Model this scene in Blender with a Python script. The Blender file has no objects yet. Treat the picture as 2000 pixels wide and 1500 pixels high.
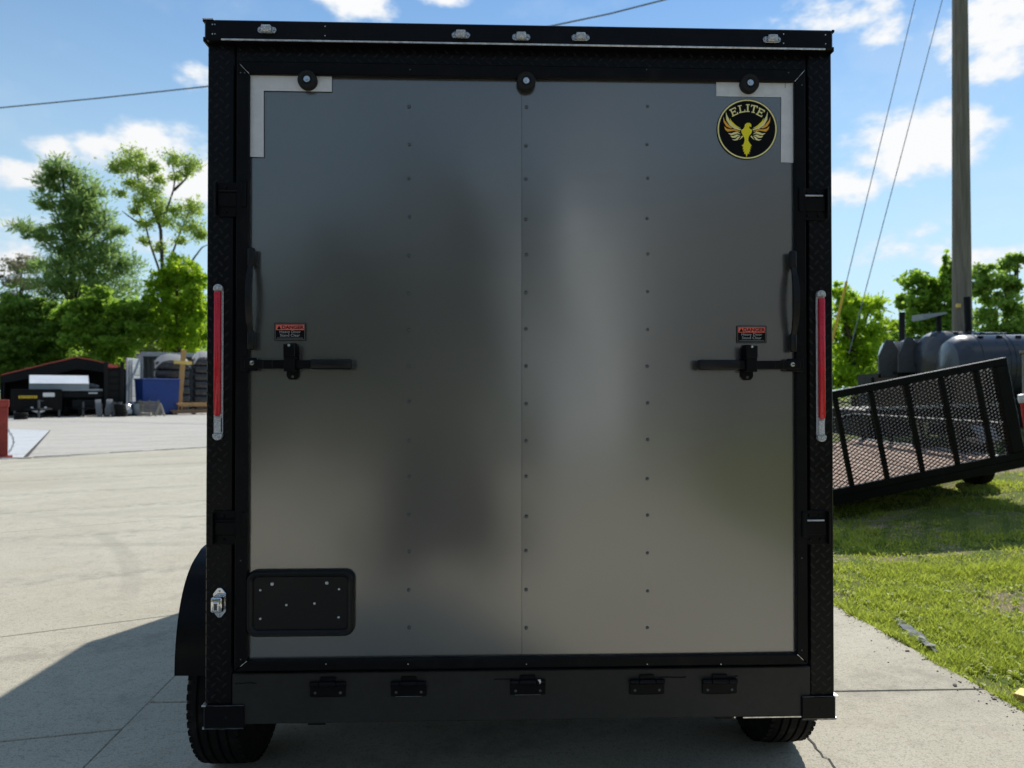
import bpy, bmesh, math, random
import numpy as np
from mathutils import Vector, Matrix, noise

random.seed(7); np.random.seed(7)
SC = bpy.context.scene
COL = SC.collection
R = math.radians

# ------------------------------------------------------------------ camera
F = 1387.0                     # focal length in pixels of the 2000 px wide photograph
CAM_H = 1.525
PITCH = R(0.62)
cam_d = bpy.data.cameras.new('camera'); cam = bpy.data.objects.new('camera', cam_d); COL.objects.link(cam)
cam.location = (0, 0, CAM_H); cam.rotation_euler = (R(90) + PITCH, 0, 0)
cam_d.sensor_width = 36.0; cam_d.lens = F / 2000 * 36.0
cam_d.clip_start = 0.05; cam_d.clip_end = 3000
cam_d.dof.use_dof = True; cam_d.dof.focus_distance = 2.45; cam_d.dof.aperture_fstop = 3.6
SC.camera = cam

# ------------------------------------------------------------------ sky, sun, exposure
SUN_AZ = R(25.3)               # clockwise from +Y (ahead), towards +X (right)
SUN_EL = R(40.6)
SUN_DIR = Vector((math.sin(SUN_AZ) * math.cos(SUN_EL), math.cos(SUN_AZ) * math.cos(SUN_EL), math.sin(SUN_EL)))
SKY_STRENGTH = 0.14
world = bpy.data.worlds.new('World'); SC.world = world; world.use_nodes = True


def pix_dir(x, y):
    u, v = (x - 1000) / F, (750 - y) / F
    return Vector((u, math.cos(PITCH) - v * math.sin(PITCH), math.sin(PITCH) + v * math.cos(PITCH)))


class Nodes:
    """tiny node-tree builder"""
    def __init__(self, tree):
        self.t = tree
    def n(self, kind, ins=None, **props):
        nd = self.t.nodes.new(kind)
        for k, v in props.items():
            setattr(nd, k, v)
        for k, v in (ins or {}).items():
            s = nd.inputs[k]
            if isinstance(v, bpy.types.NodeSocket):
                self.t.links.new(v, s)
            else:
                s.default_value = v
        return nd
    def math(self, op, a, b=None, c=None, clamp=False):
        ins = {0: a}
        if b is not None: ins[1] = b
        if c is not None: ins[2] = c
        return self.n('ShaderNodeMath', ins, operation=op, use_clamp=clamp).outputs[0]
    def mix(self, fac, a, b, blend='MIX'):
        nd = self.n('ShaderNodeMix', None, data_type='RGBA', blend_type=blend)
        for i, v in ((0, fac), (6, a), (7, b)):
            if isinstance(v, bpy.types.NodeSocket):
                self.t.links.new(v, nd.inputs[i])
            else:
                if i and len(v) == 3: v = (*v, 1)
                nd.inputs[i].default_value = v
        return nd.outputs[2]
    def noise(self, vec, scale, detail=3, rough=0.5, dist=0.0, out=0):
        nd = self.n('ShaderNodeTexNoise', {'Scale': scale, 'Detail': detail, 'Roughness': rough, 'Distortion': dist})
        if vec is not None: self.t.links.new(vec, nd.inputs['Vector'])
        return nd.outputs[out]
    def smooth(self, v, lo, hi, to0=0.0, to1=1.0):
        nd = self.n('ShaderNodeMapRange', {0: v, 1: lo, 2: hi, 3: to0, 4: to1}, interpolation_type='SMOOTHSTEP')
        return nd.outputs[0]
    def mapping(self, vec, scale=(1, 1, 1), rot=(0, 0, 0), loc=(0, 0, 0)):
        return self.n('ShaderNodeMapping', {'Vector': vec, 'Scale': scale, 'Rotation': rot, 'Location': loc}).outputs[0]


def build_world():
    t = world.node_tree
    for nd in list(t.nodes): t.nodes.remove(nd)
    N = Nodes(t)
    sky = N.n('ShaderNodeTexSky', sky_type='NISHITA', sun_disc=False, sun_elevation=SUN_EL, sun_rotation=SUN_AZ,
              altitude=60.0, air_density=1.0, dust_density=0.0, ozone_density=1.5)
    d = N.n('ShaderNodeTexCoord').outputs['Generated']
    sep = N.n('ShaderNodeSeparateXYZ', {0: d})
    X, Y, Z = sep.outputs
    az = N.math('ARCTAN2', X, Y)
    el = N.math('ARCSINE', Z)
    # the clouds of this sky, one soft lens of density each: azimuth, elevation, half widths
    clouds = [(1790, 280, 140, 70, 1.0), (1665, 365, 85, 42, 0.95), (1640, 22, 120, 48, 0.9), (1735, 62, 70, 34, 0.75),
              (1940, 40, 100, 66, 0.95), (1935, 120, 70, 40, 0.7), (690, -10, 100, 52, 1.0), (870, -14, 90, 24, 0.8),
              (270, 310, 120, 66, 0.95), (375, 345, 90, 90, 0.95), (95, 295, 62, 30, 0.8), (15, 335, 80, 34, 0.9),
              (15, 510, 66, 36, 0.7), (382, 152, 42, 34, 0.7), (1960, 500, 110, 30, 0.8), (1700, 480, 260, 42, 0.42),
              (150, 450, 260, 40, 0.35), (1200, 520, 240, 60, 0.8)]
    ae = N.n('ShaderNodeCombineXYZ', {0: az, 1: el}).outputs[0]
    tot = 0.0
    for (px, py, rx, ry, a) in clouds:
        v = pix_dir(px, py).normalized()
        a0, e0 = math.atan2(v.x, v.y), math.asin(v.z)
        ra = rx / F * 1.12; re = ry / F * 1.12
        q = N.n('ShaderNodeVectorMath', {0: ae, 1: (1 / ra, 1 / re, 0), 2: (-a0 / ra, -e0 / re, 0)}, operation='MULTIPLY_ADD').outputs[0]
        q = N.n('ShaderNodeVectorMath', {0: q, 1: q}, operation='DOT_PRODUCT').outputs['Value']
        tot = N.math('MAXIMUM', tot, N.math('MULTIPLY_ADD', q, -a, a))
    # the rest of the dome carries the same kind of scattered cloud
    low = N.noise(N.mapping(d, scale=(1, 1, 2.6)), 3.2, 2, 0.55)
    generic = N.smooth(low, 0.53, 0.69)
    out_az = N.smooth(N.math('ABSOLUTE', az), 0.72, 0.95)
    out_el = N.smooth(el, 0.52, 0.75)
    generic = N.math('MULTIPLY', generic, N.math('MAXIMUM', out_az, out_el))
    tot = N.math('MAXIMUM', tot, generic)
    fb = N.noise(N.mapping(d, scale=(1, 1, 1.7)), 15.0, 4, 0.62, 0.0)
    dfb = N.math('SUBTRACT', fb, 0.5)
    den = N.math('MULTIPLY_ADD', dfb, 2.7, N.math('MULTIPLY', tot, 1.15))
    m = N.math('MULTIPLY', N.smooth(den, 0.22, 1.05), N.smooth(tot, 0.0, 0.30))
    # thin veil
    veil = N.math('MULTIPLY', N.smooth(N.math('MULTIPLY_ADD', dfb, 0.5, low), 0.50, 0.75), N.math('MULTIPLY_ADD', out_az, 0.5, 0.20))
    m = N.math('MAXIMUM', m, veil)
    m = N.math('MULTIPLY', m, N.smooth(el, -0.01, 0.06))
    k = 1.0 / SKY_STRENGTH
    # haze and cloud scatter most light on the sun's side of the sky
    cg = N.n('ShaderNodeVectorMath', {0: d, 1: tuple(SUN_DIR)}, operation='DOT_PRODUCT').outputs['Value']
    fwd = N.smooth(cg, -0.9, 0.80, 0.40, 1.0)
    shade = N.smooth(den, 0.35, 1.1)
    ccol = N.mix(shade, (0.72 * k, 0.83 * k, 0.95 * k), (0.97 * k, 0.98 * k, 0.99 * k))
    hs = N.n('ShaderNodeHueSaturation', {'Hue': 0.5, 'Saturation': 1.20, 'Value': 1.0, 'Color': sky.outputs[0]}).outputs[0]
    # pale humid haze low over the horizon, all the way round
    hz = N.math('MULTIPLY_ADD', N.smooth(el, 0.54, 0.0), 0.79, 0.15)
    hs = N.mix(hz, hs, (0.60 * k, 0.83 * k, 0.95 * k))
    col = N.mix(m, hs, ccol)
    col = N.n('ShaderNodeVectorMath', {0: col, 'Scale': fwd}, operation='SCALE').outputs[0]
    bg = N.n('ShaderNodeBackground', {'Color': col, 'Strength': SKY_STRENGTH})
    out = N.n('ShaderNodeOutputWorld', {'Surface': bg.outputs[0]})


build_world()
sun_d = bpy.data.lights.new('sun', 'SUN'); sun = bpy.data.objects.new('sun', sun_d); COL.objects.link(sun)
sun_d.energy = 5.0; sun_d.angle = R(0.53); sun_d.color = (1.0, 0.955, 0.88)
sun.rotation_euler = SUN_DIR.to_track_quat('Z', 'Y').to_euler()
SC.view_settings.view_transform = 'Standard'; SC.view_settings.look = 'None'
SC.view_settings.gamma = 1.0; SC.view_settings.use_curve_mapping = False
SC.view_settings.exposure = 0.0
SC.cycles.use_denoising = True
world.cycles.sampling_method = 'NONE'
SC.cycles.use_adaptive_sampling = True; SC.cycles.adaptive_threshold = 0.025
SC.cycles.max_bounces = 5; SC.cycles.diffuse_bounces = 3; SC.cycles.glossy_bounces = 3; SC.cycles.transparent_max_bounces = 8
SC.cycles.sample_clamp_indirect = 6.0

# ------------------------------------------------------------------ geometry helpers
def at(x, y, Y):
    """the world point that lies at depth Y on the line of sight through photograph pixel (x, y)"""
    d = pix_dir(x, y)
    return Vector((0, 0, CAM_H)) + d * (Y / d.y)


def on_ground(x, y, z=0.0):
    d = pix_dir(x, y)
    return Vector((0, 0, CAM_H)) + d * ((z - CAM_H) / d.z)


class MB:
    """collects shapes; build() links them as one mesh object"""
    def __init__(self):
        self.v = []; self.f = []
    def add(self, vs, fs):
        o = len(self.v)
        self.v += [tuple(p) for p in vs]
        self.f += [tuple(i + o for i in q) for q in fs]
        return self
    def box(self, a, b, bev=0.0, M=None, seg=1):
        x0, y0, z0 = (min(a[i], b[i]) for i in range(3)); x1, y1, z1 = (max(a[i], b[i]) for i in range(3))
        vs = [Vector(p) for p in ((x0, y0, z0), (x1, y0, z0), (x1, y1, z0), (x0, y1, z0), (x0, y0, z1), (x1, y0, z1), (x1, y1, z1), (x0, y1, z1))]
        fs = [(0, 3, 2, 1), (4, 5, 6, 7), (0, 1, 5, 4), (1, 2, 6, 5), (2, 3, 7, 6), (3, 0, 4, 7)]
        return self._bev(vs, fs, bev, M, seg)
    def _bev(self, vs, fs, bev, M, seg):
        if bev > 0:
            bm = bmesh.new()
            bv = [bm.verts.new(p) for p in vs]
            for q in fs: bm.faces.new([bv[i] for i in q])
            bmesh.ops.bevel(bm, geom=list(bm.edges), offset=bev, segments=seg, affect='EDGES', profile=0.5, clamp_overlap=True)
            bm.verts.index_update()
            vs = [v.co.copy() for v in bm.verts]; fs = [[v.index for v in f.verts] for f in bm.faces]
            bm.free()
        if M is not None: vs = [M @ Vector(p) for p in vs]
        return self.add(vs, fs)
    def prism(self, pts, y0, y1, bev=0.0, M=None, axis='y'):
        """polygon pts (a, b) extruded; axis y: (a, y, b); x: (x, a, b); z: (a, b, z)"""
        n = len(pts)
        def P(p, t):
            return Vector((p[0], t, p[1])) if axis == 'y' else Vector((t, p[0], p[1])) if axis == 'x' else Vector((p[0], p[1], t))
        vs = [P(p, y0) for p in pts] + [P(p, y1) for p in pts]
        fs = [tuple(range(n)), tuple(range(2 * n - 1, n - 1, -1))] + [(i, n + i, n + (i + 1) % n, (i + 1) % n) for i in range(n)]
        return self._bev(vs, fs, bev, M, 1)
    def tube(self, pts, r, n=8, caps=True):
        pts = [Vector(p) for p in pts]
        rs = r if isinstance(r, (list, tuple)) else [r] * len(pts)
        vs = []; fs = []
        up = None
        for i, p in enumerate(pts):
            t = (pts[min(i + 1, len(pts) - 1)] - pts[max(i - 1, 0)]).normalized()
            if up is None:
                up = t.orthogonal().normalized()
            up = (up - t * up.dot(t))
            up = up.normalized() if up.length > 1e-6 else t.orthogonal().normalized()
            s = t.cross(up)
            for k in range(n):
                a = 2 * math.pi * k / n
                vs.append(p + (up * math.cos(a) + s * math.sin(a)) * rs[i])
        for i in range(len(pts) - 1):
            for k in range(n):
                a, b = i * n + k, i * n + (k + 1) % n
                fs.append((a, b, b + n, a + n))
        if caps:
            fs.append(tuple(range(n - 1, -1, -1))); o = (len(pts) - 1) * n; fs.append(tuple(o + k for k in range(n)))
        return self.add(vs, fs)
    def lathe(self, prof, n=32, M=None, axis='y', closed=False):
        """profile (radius, along) spun round an axis"""
        vs = []; fs = []
        m = len(prof)
        for k in range(n):
            a = 2 * math.pi * k / n; c, s = math.cos(a), math.sin(a)
            for (r, h) in prof:
                vs.append(Vector((r * c, h, r * s)) if axis == 'y' else Vector((h, r * c, r * s)) if axis == 'x' else Vector((r * c, r * s, h)))
        for k in range(n):
            k2 = (k + 1) % n
            for j in range(m if closed else m - 1):
                j2 = (j + 1) % m
                fs.append((k * m + j, k2 * m + j, k2 * m + j2, k * m + j2))
        if not closed:
            for j in (0, m - 1):
                if prof[j][0] > 1e-5: fs.append(tuple(k * m + j for k in range(n)))
        if M is not None: vs = [M @ p for p in vs]
        return self.add(vs, fs)
    def build(self, name, mat, parent=None, smooth=False, angle=0.6):
        me = bpy.data.meshes.new(name)
        me.from_pydata(self.v, [], self.f)
        bm = bmesh.new(); bm.from_mesh(me)
        bmesh.ops.recalc_face_normals(bm, faces=bm.faces)
        bm.to_mesh(me); bm.free()
        if smooth:
            me.polygons.foreach_set('use_smooth', [True] * len(me.polygons))
            me.set_sharp_from_angle(angle=angle)
        me.update()
        return link(name, me, mat, parent)


def link(name, me, mat, parent=None):
    o = bpy.data.objects.new(name, me); COL.objects.link(o)
    if mat is not None and not me.materials: me.materials.append(mat)
    if parent is not None: o.parent = parent
    return o


def empty(name, loc=(0, 0, 0), rot=(0, 0, 0)):
    o = bpy.data.objects.new(name, None); COL.objects.link(o)
    o.location = loc; o.rotation_euler = rot; o.empty_display_size = 0.2
    return o


def tag(o, label=None, cat=None, group=None, kind=None):
    if label: o['label'] = label
    if cat: o['category'] = cat
    if group: o['group'] = group
    if kind: o['kind'] = kind
    return o


def copy_tree(o, parent=None):
    c = o.copy(); COL.objects.link(c)
    c.parent = parent
    for ch in list(o.children): copy_tree(ch, c)
    return c


def flat(pts, y, name, mat, parent, conv=None):
    """thin printed polygon on the rear of the trailer, facing the viewer"""
    me = bpy.data.meshes.new(name)
    me.from_pydata([(p[0], y, p[1]) for p in pts], [], [tuple(range(len(pts)))])
    me.update()
    return link(name, me, mat, parent)


# ------------------------------------------------------------------ materials
def new_mat(name):
    m = bpy.data.materials.new(name); m.use_nodes = True
    N = Nodes(m.node_tree)
    p = m.node_tree.nodes['Principled BSDF']
    return m, N, p


def put(N, p, key, v):
    s = p.inputs[key]
    if isinstance(v, bpy.types.NodeSocket): N.t.links.new(v, s)
    else: s.default_value = v


def bump(N, p, h, strength=0.2, dist=0.01):
    b = N.n('ShaderNodeBump', {'Height': h, 'Strength': strength, 'Distance': dist})
    N.t.links.new(b.outputs[0], p.inputs['Normal'])


def simple(name, col, rough=0.5, metal=0.0, var=0.12, scale=12.0, bmp=0.0, spec=0.5, coat=0.0, dirt=0.0, dirtcol=(0.25, 0.22, 0.18)):
    m, N, p = new_mat(name)
    co = N.n('ShaderNodeTexCoord').outputs['Object']
    n1 = N.noise(co, scale, 5, 0.6)
    n2 = N.noise(co, scale * 6, 4, 0.6)
    f = N.math('ADD', N.math('MULTIPLY', n1, 0.6), N.math('MULTIPLY', n2, 0.4))
    lo = tuple(max(0, c * (1 - var)) for c in col); hi = tuple(min(1, c * (1 + var)) for c in col)
    c = N.mix(N.smooth(f, 0.35, 0.65), lo, hi)
    if dirt > 0:
        dm = N.math('MULTIPLY', N.smooth(N.noise(co, scale * 0.7, 7, 0.65, 0.5), 0.5, 0.75), dirt)
        c = N.mix(dm, c, dirtcol)
    put(N, p, 'Base Color', c)
    put(N, p, 'Roughness', N.smooth(n1, 0.3, 0.7, rough * 0.85, min(1, rough * 1.15)))
    p.inputs['Metallic'].default_value = metal
    p.inputs['Specular IOR Level'].default_value = spec
    p.inputs['Coat Weight'].default_value = coat
    if bmp > 0: bump(N, p, n2, bmp, 0.004)
    return m


M = {}
M['black_paint'] = simple('black_paint', (0.004, 0.004, 0.0055), 0.32, 0, 0.2, 9, 0.05, 0.16, 0.0, 0.02)
M['black_gloss'] = simple('black_gloss', (0.006, 0.006, 0.007), 0.30, 0, 0.3, 30, 0.08, 0.26)
M['black_trim'] = simple('black_trim', (0.005, 0.005, 0.006), 0.42, 0, 0.2, 14, 0.04, 0.12, 0.0, 0.03)
M['black_matte'] = simple('black_matte', (0.010, 0.010, 0.010), 0.6, 0, 0.25, 10, 0.15, 0.2, 0.0, 0.04)
M['sill_paint'] = simple('sill_paint', (0.027, 0.026, 0.0235), 0.55, 0, 0.18, 6, 0.12, 0.3, 0.0, 0.03)
M['black_plastic'] = simple('black_plastic', (0.007, 0.007, 0.008), 0.36, 0, 0.15, 30, 0.03, 0.3)
M['rubber'] = simple('rubber', (0.016, 0.016, 0.017), 0.75, 0, 0.2, 40, 0.1, 0.3)
M['tire'] = simple('tire', (0.012, 0.0115, 0.011), 0.85, 0, 0.25, 18, 0.15, 0.12, 0, 0.18, (0.12, 0.10, 0.08))
M['chrome'] = simple('chrome', (0.75, 0.76, 0.78), 0.12, 1.0, 0.05, 20)
M['chrome_base'] = simple('chrome_base', (0.42, 0.43, 0.45), 0.25, 0.7, 0.3, 160)
M['zinc'] = simple('zinc', (0.62, 0.66, 0.70), 0.28, 1.0, 0.1, 60)
M['bare_metal'] = simple('bare_metal', (0.75, 0.72, 0.68), 0.35, 0.9, 0.3, 60)
M['white_tape'] = simple('white_tape', (0.74, 0.74, 0.77), 0.35, 0, 0.06, 7, 0.05, 0.5, 0, 0.25, (0.45, 0.44, 0.43))
M['white_screw'] = simple('white_screw', (0.82, 0.82, 0.82), 0.3, 0.6, 0.05, 60)
M['rivet'] = simple('rivet', (0.13, 0.135, 0.14), 0.22, 0.9, 0.1, 90)
M['print_black'] = simple('print_black', (0.004, 0.004, 0.0045), 0.45, 0, 0.1, 30, 0.0, 0.12)
M['print_cream'] = simple('print_cream', (0.95, 0.84, 0.36), 0.4, 0, 0.03, 30)
M['print_yellow'] = simple('print_yellow', (0.98, 0.83, 0.006), 0.4, 0, 0.03, 30)
M['print_orange'] = simple('print_orange', (0.95, 0.45, 0.035), 0.4, 0, 0.06, 60)
M['print_salmon'] = simple('print_salmon', (0.95, 0.17, 0.12), 0.4, 0, 0.03, 30)
M['print_white'] = simple('print_white', (0.5, 0.5, 0.5), 0.4, 0, 0.03, 30)
M['print_grey'] = simple('print_grey', (0.16, 0.16, 0.165), 0.4, 0, 0.05, 30)


def mat_door():
    m, N, p = new_mat('charcoal_sheet')
    co = N.n('ShaderNodeTexCoord').outputs['Object']
    smear = N.noise(N.mapping(co, scale=(1.0, 1, 0.5)), 2.2, 5, 0.55, 0.4)
    c = N.mix(smear, (0.245, 0.242, 0.236), (0.285, 0.281, 0.272))
    put(N, p, 'Base Color', c)
    p.inputs['Metallic'].default_value = 0.82
    r = N.smooth(smear, 0.3, 0.7, 0.19, 0.225)
    put(N, p, 'Roughness', r)
    p.inputs['Specular IOR Level'].default_value = 0.5
    return m


M['door'] = mat_door()


def mat_lens(name, col, trans=0.3, cell=260.0, rough=0.08):
    m, N, p = new_mat(name)
    co = N.n('ShaderNodeTexCoord').outputs['Object']
    vor = N.n('ShaderNodeTexVoronoi', {'Vector': co, 'Scale': cell}).outputs[0]
    c = N.mix(N.smooth(vor, 0.0, 0.7), tuple(min(1, k * 1.25) for k in col), tuple(k * 0.7 for k in col))
    put(N, p, 'Base Color', c); p.inputs['Roughness'].default_value = rough
    p.inputs['Coat Weight'].default_value = 0.5; p.inputs['Coat Roughness'].default_value = 0.03
    p.inputs['Transmission Weight'].default_value = trans
    bump(N, p, vor, 0.25, 0.002)
    return m


M['lens_red'] = simple('lens_red', (0.66, 0.003, 0.020), 0.22, 0, 0.12, 40, 0.02, 0.5, 0.4)
M['lens_clear'] = mat_lens('lens_clear', (0.82, 0.85, 0.90), 0.25, 170)
M['lens_white'] = mat_lens('lens_white', (0.72, 0.72, 0.74), 0.0, 300)


def mat_concrete(name, warm=(0.50, 0.455, 0.35), pale=(0.58, 0.54, 0.435), dark=(0.35, 0.325, 0.27)):
    m, N, p = new_mat(name)
    geo = N.n('ShaderNodeNewGeometry').outputs['Position']
    rnd = N.n('ShaderNodeObjectInfo').outputs['Random']
    big = N.noise(geo, 0.45, 5, 0.6, 0.6)
    streak = N.noise(N.mapping(N.mapping(geo, rot=(0, 0, R(-27))), scale=(0.30, 1.5, 1)), 1.0, 6, 0.66, 0.8)
    streak2 = N.noise(N.mapping(N.mapping(geo, rot=(0, 0, R(-48))), scale=(0.22, 1.9, 1)), 1.3, 6, 0.62, 0.6)
    mid = N.noise(geo, 7.0, 6, 0.65)
    grain = N.noise(geo, 120.0, 3, 0.75)
    sand = N.noise(geo, 38.0, 4, 0.8)
    c = N.mix(N.smooth(big, 0.3, 0.7), warm, pale)
    c = N.mix(N.math('MULTIPLY', N.smooth(streak, 0.50, 0.72), 0.45), c, dark)
    c = N.mix(N.math('MULTIPLY', N.smooth(streak2, 0.54, 0.74), 0.30), c, tuple(k * 1.14 for k in pale))
    c = N.mix(N.math('MULTIPLY', N.smooth(mid, 0.46, 0.72), 0.6), c, tuple(k * 0.74 for k in warm))
    c = N.mix(N.math('MULTIPLY', N.smooth(sand, 0.50, 0.66), 0.6), c, tuple(k * 0.62 for k in dark))
    c = N.mix(N.math('MULTIPLY', N.smooth(grain, 0.50, 0.68), 0.7), c, tuple(k * 0.55 for k in dark))
    c = N.mix(N.math('MULTIPLY', N.smooth(grain, 0.48, 0.30), 0.55), c, (0.66, 0.62, 0.53))
    wv = N.n('ShaderNodeTexWave', {'Vector': N.mapping(geo, scale=(1, 1, 1), rot=(0, 0, R(68))), 'Scale': 0.16, 'Distortion': 5.0, 'Detail': 3.0, 'Detail Scale': 0.35}, wave_type='BANDS').outputs['Fac']
    mark = N.math('MULTIPLY', N.smooth(wv, 0.93, 0.985), N.smooth(mid, 0.35, 0.6))
    c = N.mix(N.math('MULTIPLY', mark, 0.32), c, (0.20, 0.185, 0.16))
    pos = N.n('ShaderNodeSeparateXYZ', {0: geo})
    for (cx, cy, rad, wd, st_) in ((-9.5, 2.5, 5.6, 0.11, 0.30), (-9.5, 2.5, 7.2, 0.11, 0.26), (-4.0, 15.5, 8.4, 0.12, 0.24), (-4.0, 15.5, 6.8, 0.12, 0.22)):
        ax = N.math('SUBTRACT', pos.outputs[0], cx); ay = N.math('SUBTRACT', pos.outputs[1], cy)
        rr = N.math('SQRT', N.math('ADD', N.math('MULTIPLY', ax, ax), N.math('MULTIPLY', ay, ay)))
        arc = N.smooth(N.math('ABSOLUTE', N.math('SUBTRACT', rr, rad)), wd, wd * 0.4)
        c = N.mix(N.math('MULTIPLY', N.math('MULTIPLY', arc, N.smooth(big, 0.40, 0.62)), st_), c, (0.19, 0.175, 0.15))
    blot = N.smooth(N.noise(geo, 2.4, 6, 0.7, 0.9), 0.58, 0.70)
    c = N.mix(N.math('MULTIPLY', blot, 0.42), c, (0.29, 0.265, 0.225))
    # rusty-red and grey blotches of their own shape
    st = N.math('MULTIPLY', N.smooth(N.noise(geo, 0.9, 5, 0.6, 1.2), 0.60, 0.75), 0.4)
    c = N.mix(st, c, (0.40, 0.325, 0.25))
    spots = N.n('ShaderNodeTexVoronoi', {'Vector': geo, 'Scale': 1.6, 'Randomness': 1.0}).outputs[0]
    c = N.mix(N.math('MULTIPLY', N.smooth(spots, 0.035, 0.015), 0.8), c, (0.09, 0.075, 0.06))
    c = N.mix(N.math('MULTIPLY', rnd, 0.18), c, tuple(k * 0.85 for k in warm))
    put(N, p, 'Base Color', c); p.inputs['Roughness'].default_value = 0.9
    p.inputs['Specular IOR Level'].default_value = 0.25
    h = N.math('ADD', N.math('MULTIPLY', grain, 0.5), N.math('MULTIPLY', sand, 0.6))
    bump(N, p, h, 0.35, 0.004)
    return m


M['concrete'] = mat_concrete('concrete')
M['concrete_pale'] = mat_concrete('concrete_pale', (0.49, 0.46, 0.405), (0.555, 0.525, 0.47), (0.41, 0.39, 0.345))
M['concrete_white'] = mat_concrete('concrete_white', (0.58, 0.60, 0.62), (0.63, 0.65, 0.66), (0.52, 0.54, 0.56))
M['joint'] = simple('joint', (0.055, 0.05, 0.042), 0.95, 0, 0.3, 20, 0.2)


def mat_ground():
    m, N, p = new_mat('grass_ground')
    geo = N.n('ShaderNodeNewGeometry').outputs['Position']
    a = N.noise(geo, 0.9, 6, 0.62, 0.6)
    b = N.noise(geo, 14, 5, 0.7)
    c_ = N.noise(geo, 90, 3, 0.7)
    g = N.mix(b, (0.075, 0.115, 0.018), (0.165, 0.205, 0.040))
    g = N.mix(N.math('MULTIPLY', N.smooth(N.noise(geo, 2.6, 5, 0.6), 0.45, 0.7), 0.6), g, (0.25, 0.235, 0.09))
    dirt = N.mix(c_, (0.24, 0.185, 0.125), (0.40, 0.325, 0.23))
    c = N.mix(N.smooth(N.math('ADD', a, N.math('MULTIPLY', N.math('SUBTRACT', b, 0.5), 0.5)), 0.50, 0.64), g, dirt)
    put(N, p, 'Base Color', c); p.inputs['Roughness'].default_value = 0.95
    p.inputs['Specular IOR Level'].default_value = 0.15
    bump(N, p, N.math('ADD', b, c_), 0.6, 0.03)
    return m


M['ground'] = mat_ground()


def mat_leaf(name, lo, hi, trans=0.45, warm=None):
    m = bpy.data.materials.new(name); m.use_nodes = True
    t = m.node_tree
    for nd in list(t.nodes): t.nodes.remove(nd)
    N = Nodes(t)
    rnd = N.n('ShaderNodeNewGeometry').outputs['Random Per Island']
    c = N.mix(rnd, lo, hi)
    if warm:
        c = N.mix(N.math('MULTIPLY', N.smooth(rnd, 0.70, 0.95), 0.8), c, warm)
    d = N.n('ShaderNodeBsdfPrincipled', {'Base Color': c, 'Roughness': 0.55, 'Specular IOR Level': 0.35})
    tc = N.mix(0.6, c, tuple(min(1, k * 2.7) for k in hi))
    tr = N.n('ShaderNodeBsdfTranslucent', {'Color': tc})
    mx = N.n('ShaderNodeMixShader', {0: trans, 1: d.outputs[0], 2: tr.outputs[0]})
    N.n('ShaderNodeOutputMaterial', {'Surface': mx.outputs[0]})
    return m


M['leaf_feather'] = mat_leaf('leaf_feather', (0.085, 0.155, 0.050), (0.185, 0.265, 0.080), 0.62)
M['leaf_sparse'] = mat_leaf('leaf_sparse', (0.17, 0.26, 0.05), (0.30, 0.38, 0.09), 0.55)
M['leaf_bright'] = mat_leaf('leaf_bright', (0.13, 0.26, 0.014), (0.28, 0.42, 0.025), 0.55)
M['leaf_dark'] = mat_leaf('leaf_dark', (0.065, 0.130, 0.022), (0.175, 0.270, 0.042), 0.60)
M['leaf_mid'] = mat_leaf('leaf_mid', (0.090, 0.175, 0.022), (0.225, 0.330, 0.045), 0.62)
M['leaf_olive'] = mat_leaf('leaf_olive', (0.13, 0.19, 0.06), (0.24, 0.30, 0.11), 0.5)
M['leaf_brown'] = mat_leaf('leaf_brown', (0.11, 0.11, 0.07), (0.19, 0.18, 0.11), 0.4)
M['grass_blade'] = mat_leaf('grass_blade', (0.13, 0.19, 0.016), (0.31, 0.36, 0.045), 0.45, (0.50, 0.42, 0.21))
M['leaf_deep'] = mat_leaf('leaf_deep', (0.060, 0.070, 0.050), (0.120, 0.130, 0.090), 0.35)
M['sheet_white'] = mat_leaf('sheet_white', (0.80, 0.79, 0.78), (0.84, 0.82, 0.81), 0.72)
M['leaf_right'] = mat_leaf('leaf_right', (0.11, 0.20, 0.035), (0.25, 0.35, 0.07), 0.55)
M['bark'] = simple('bark', (0.085, 0.068, 0.052), 0.9, 0, 0.35, 5, 0.5, 0.2)


def mat_wood(name, lo, hi, ax=0, scale=1.0):
    m, N, p = new_mat(name)
    co = N.n('ShaderNodeTexCoord').outputs['Object']
    s = [14.0, 14.0, 14.0]; s[ax] = 0.9
    g = N.noise(N.mapping(co, scale=tuple(k * scale for k in s)), 1.6, 6, 0.65, 0.5)
    rnd = N.n('ShaderNodeObjectInfo').outputs['Random']
    c = N.mix(N.smooth(g, 0.3, 0.7), lo, hi)
    c = N.mix(N.math('MULTIPLY', rnd, 0.45), c, tuple(k * 0.6 for k in lo))
    put(N, p, 'Base Color', c); p.inputs['Roughness'].default_value = 0.8
    p.inputs['Specular IOR Level'].default_value = 0.25
    bump(N, p, g, 0.25, 0.004)
    return m


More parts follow.
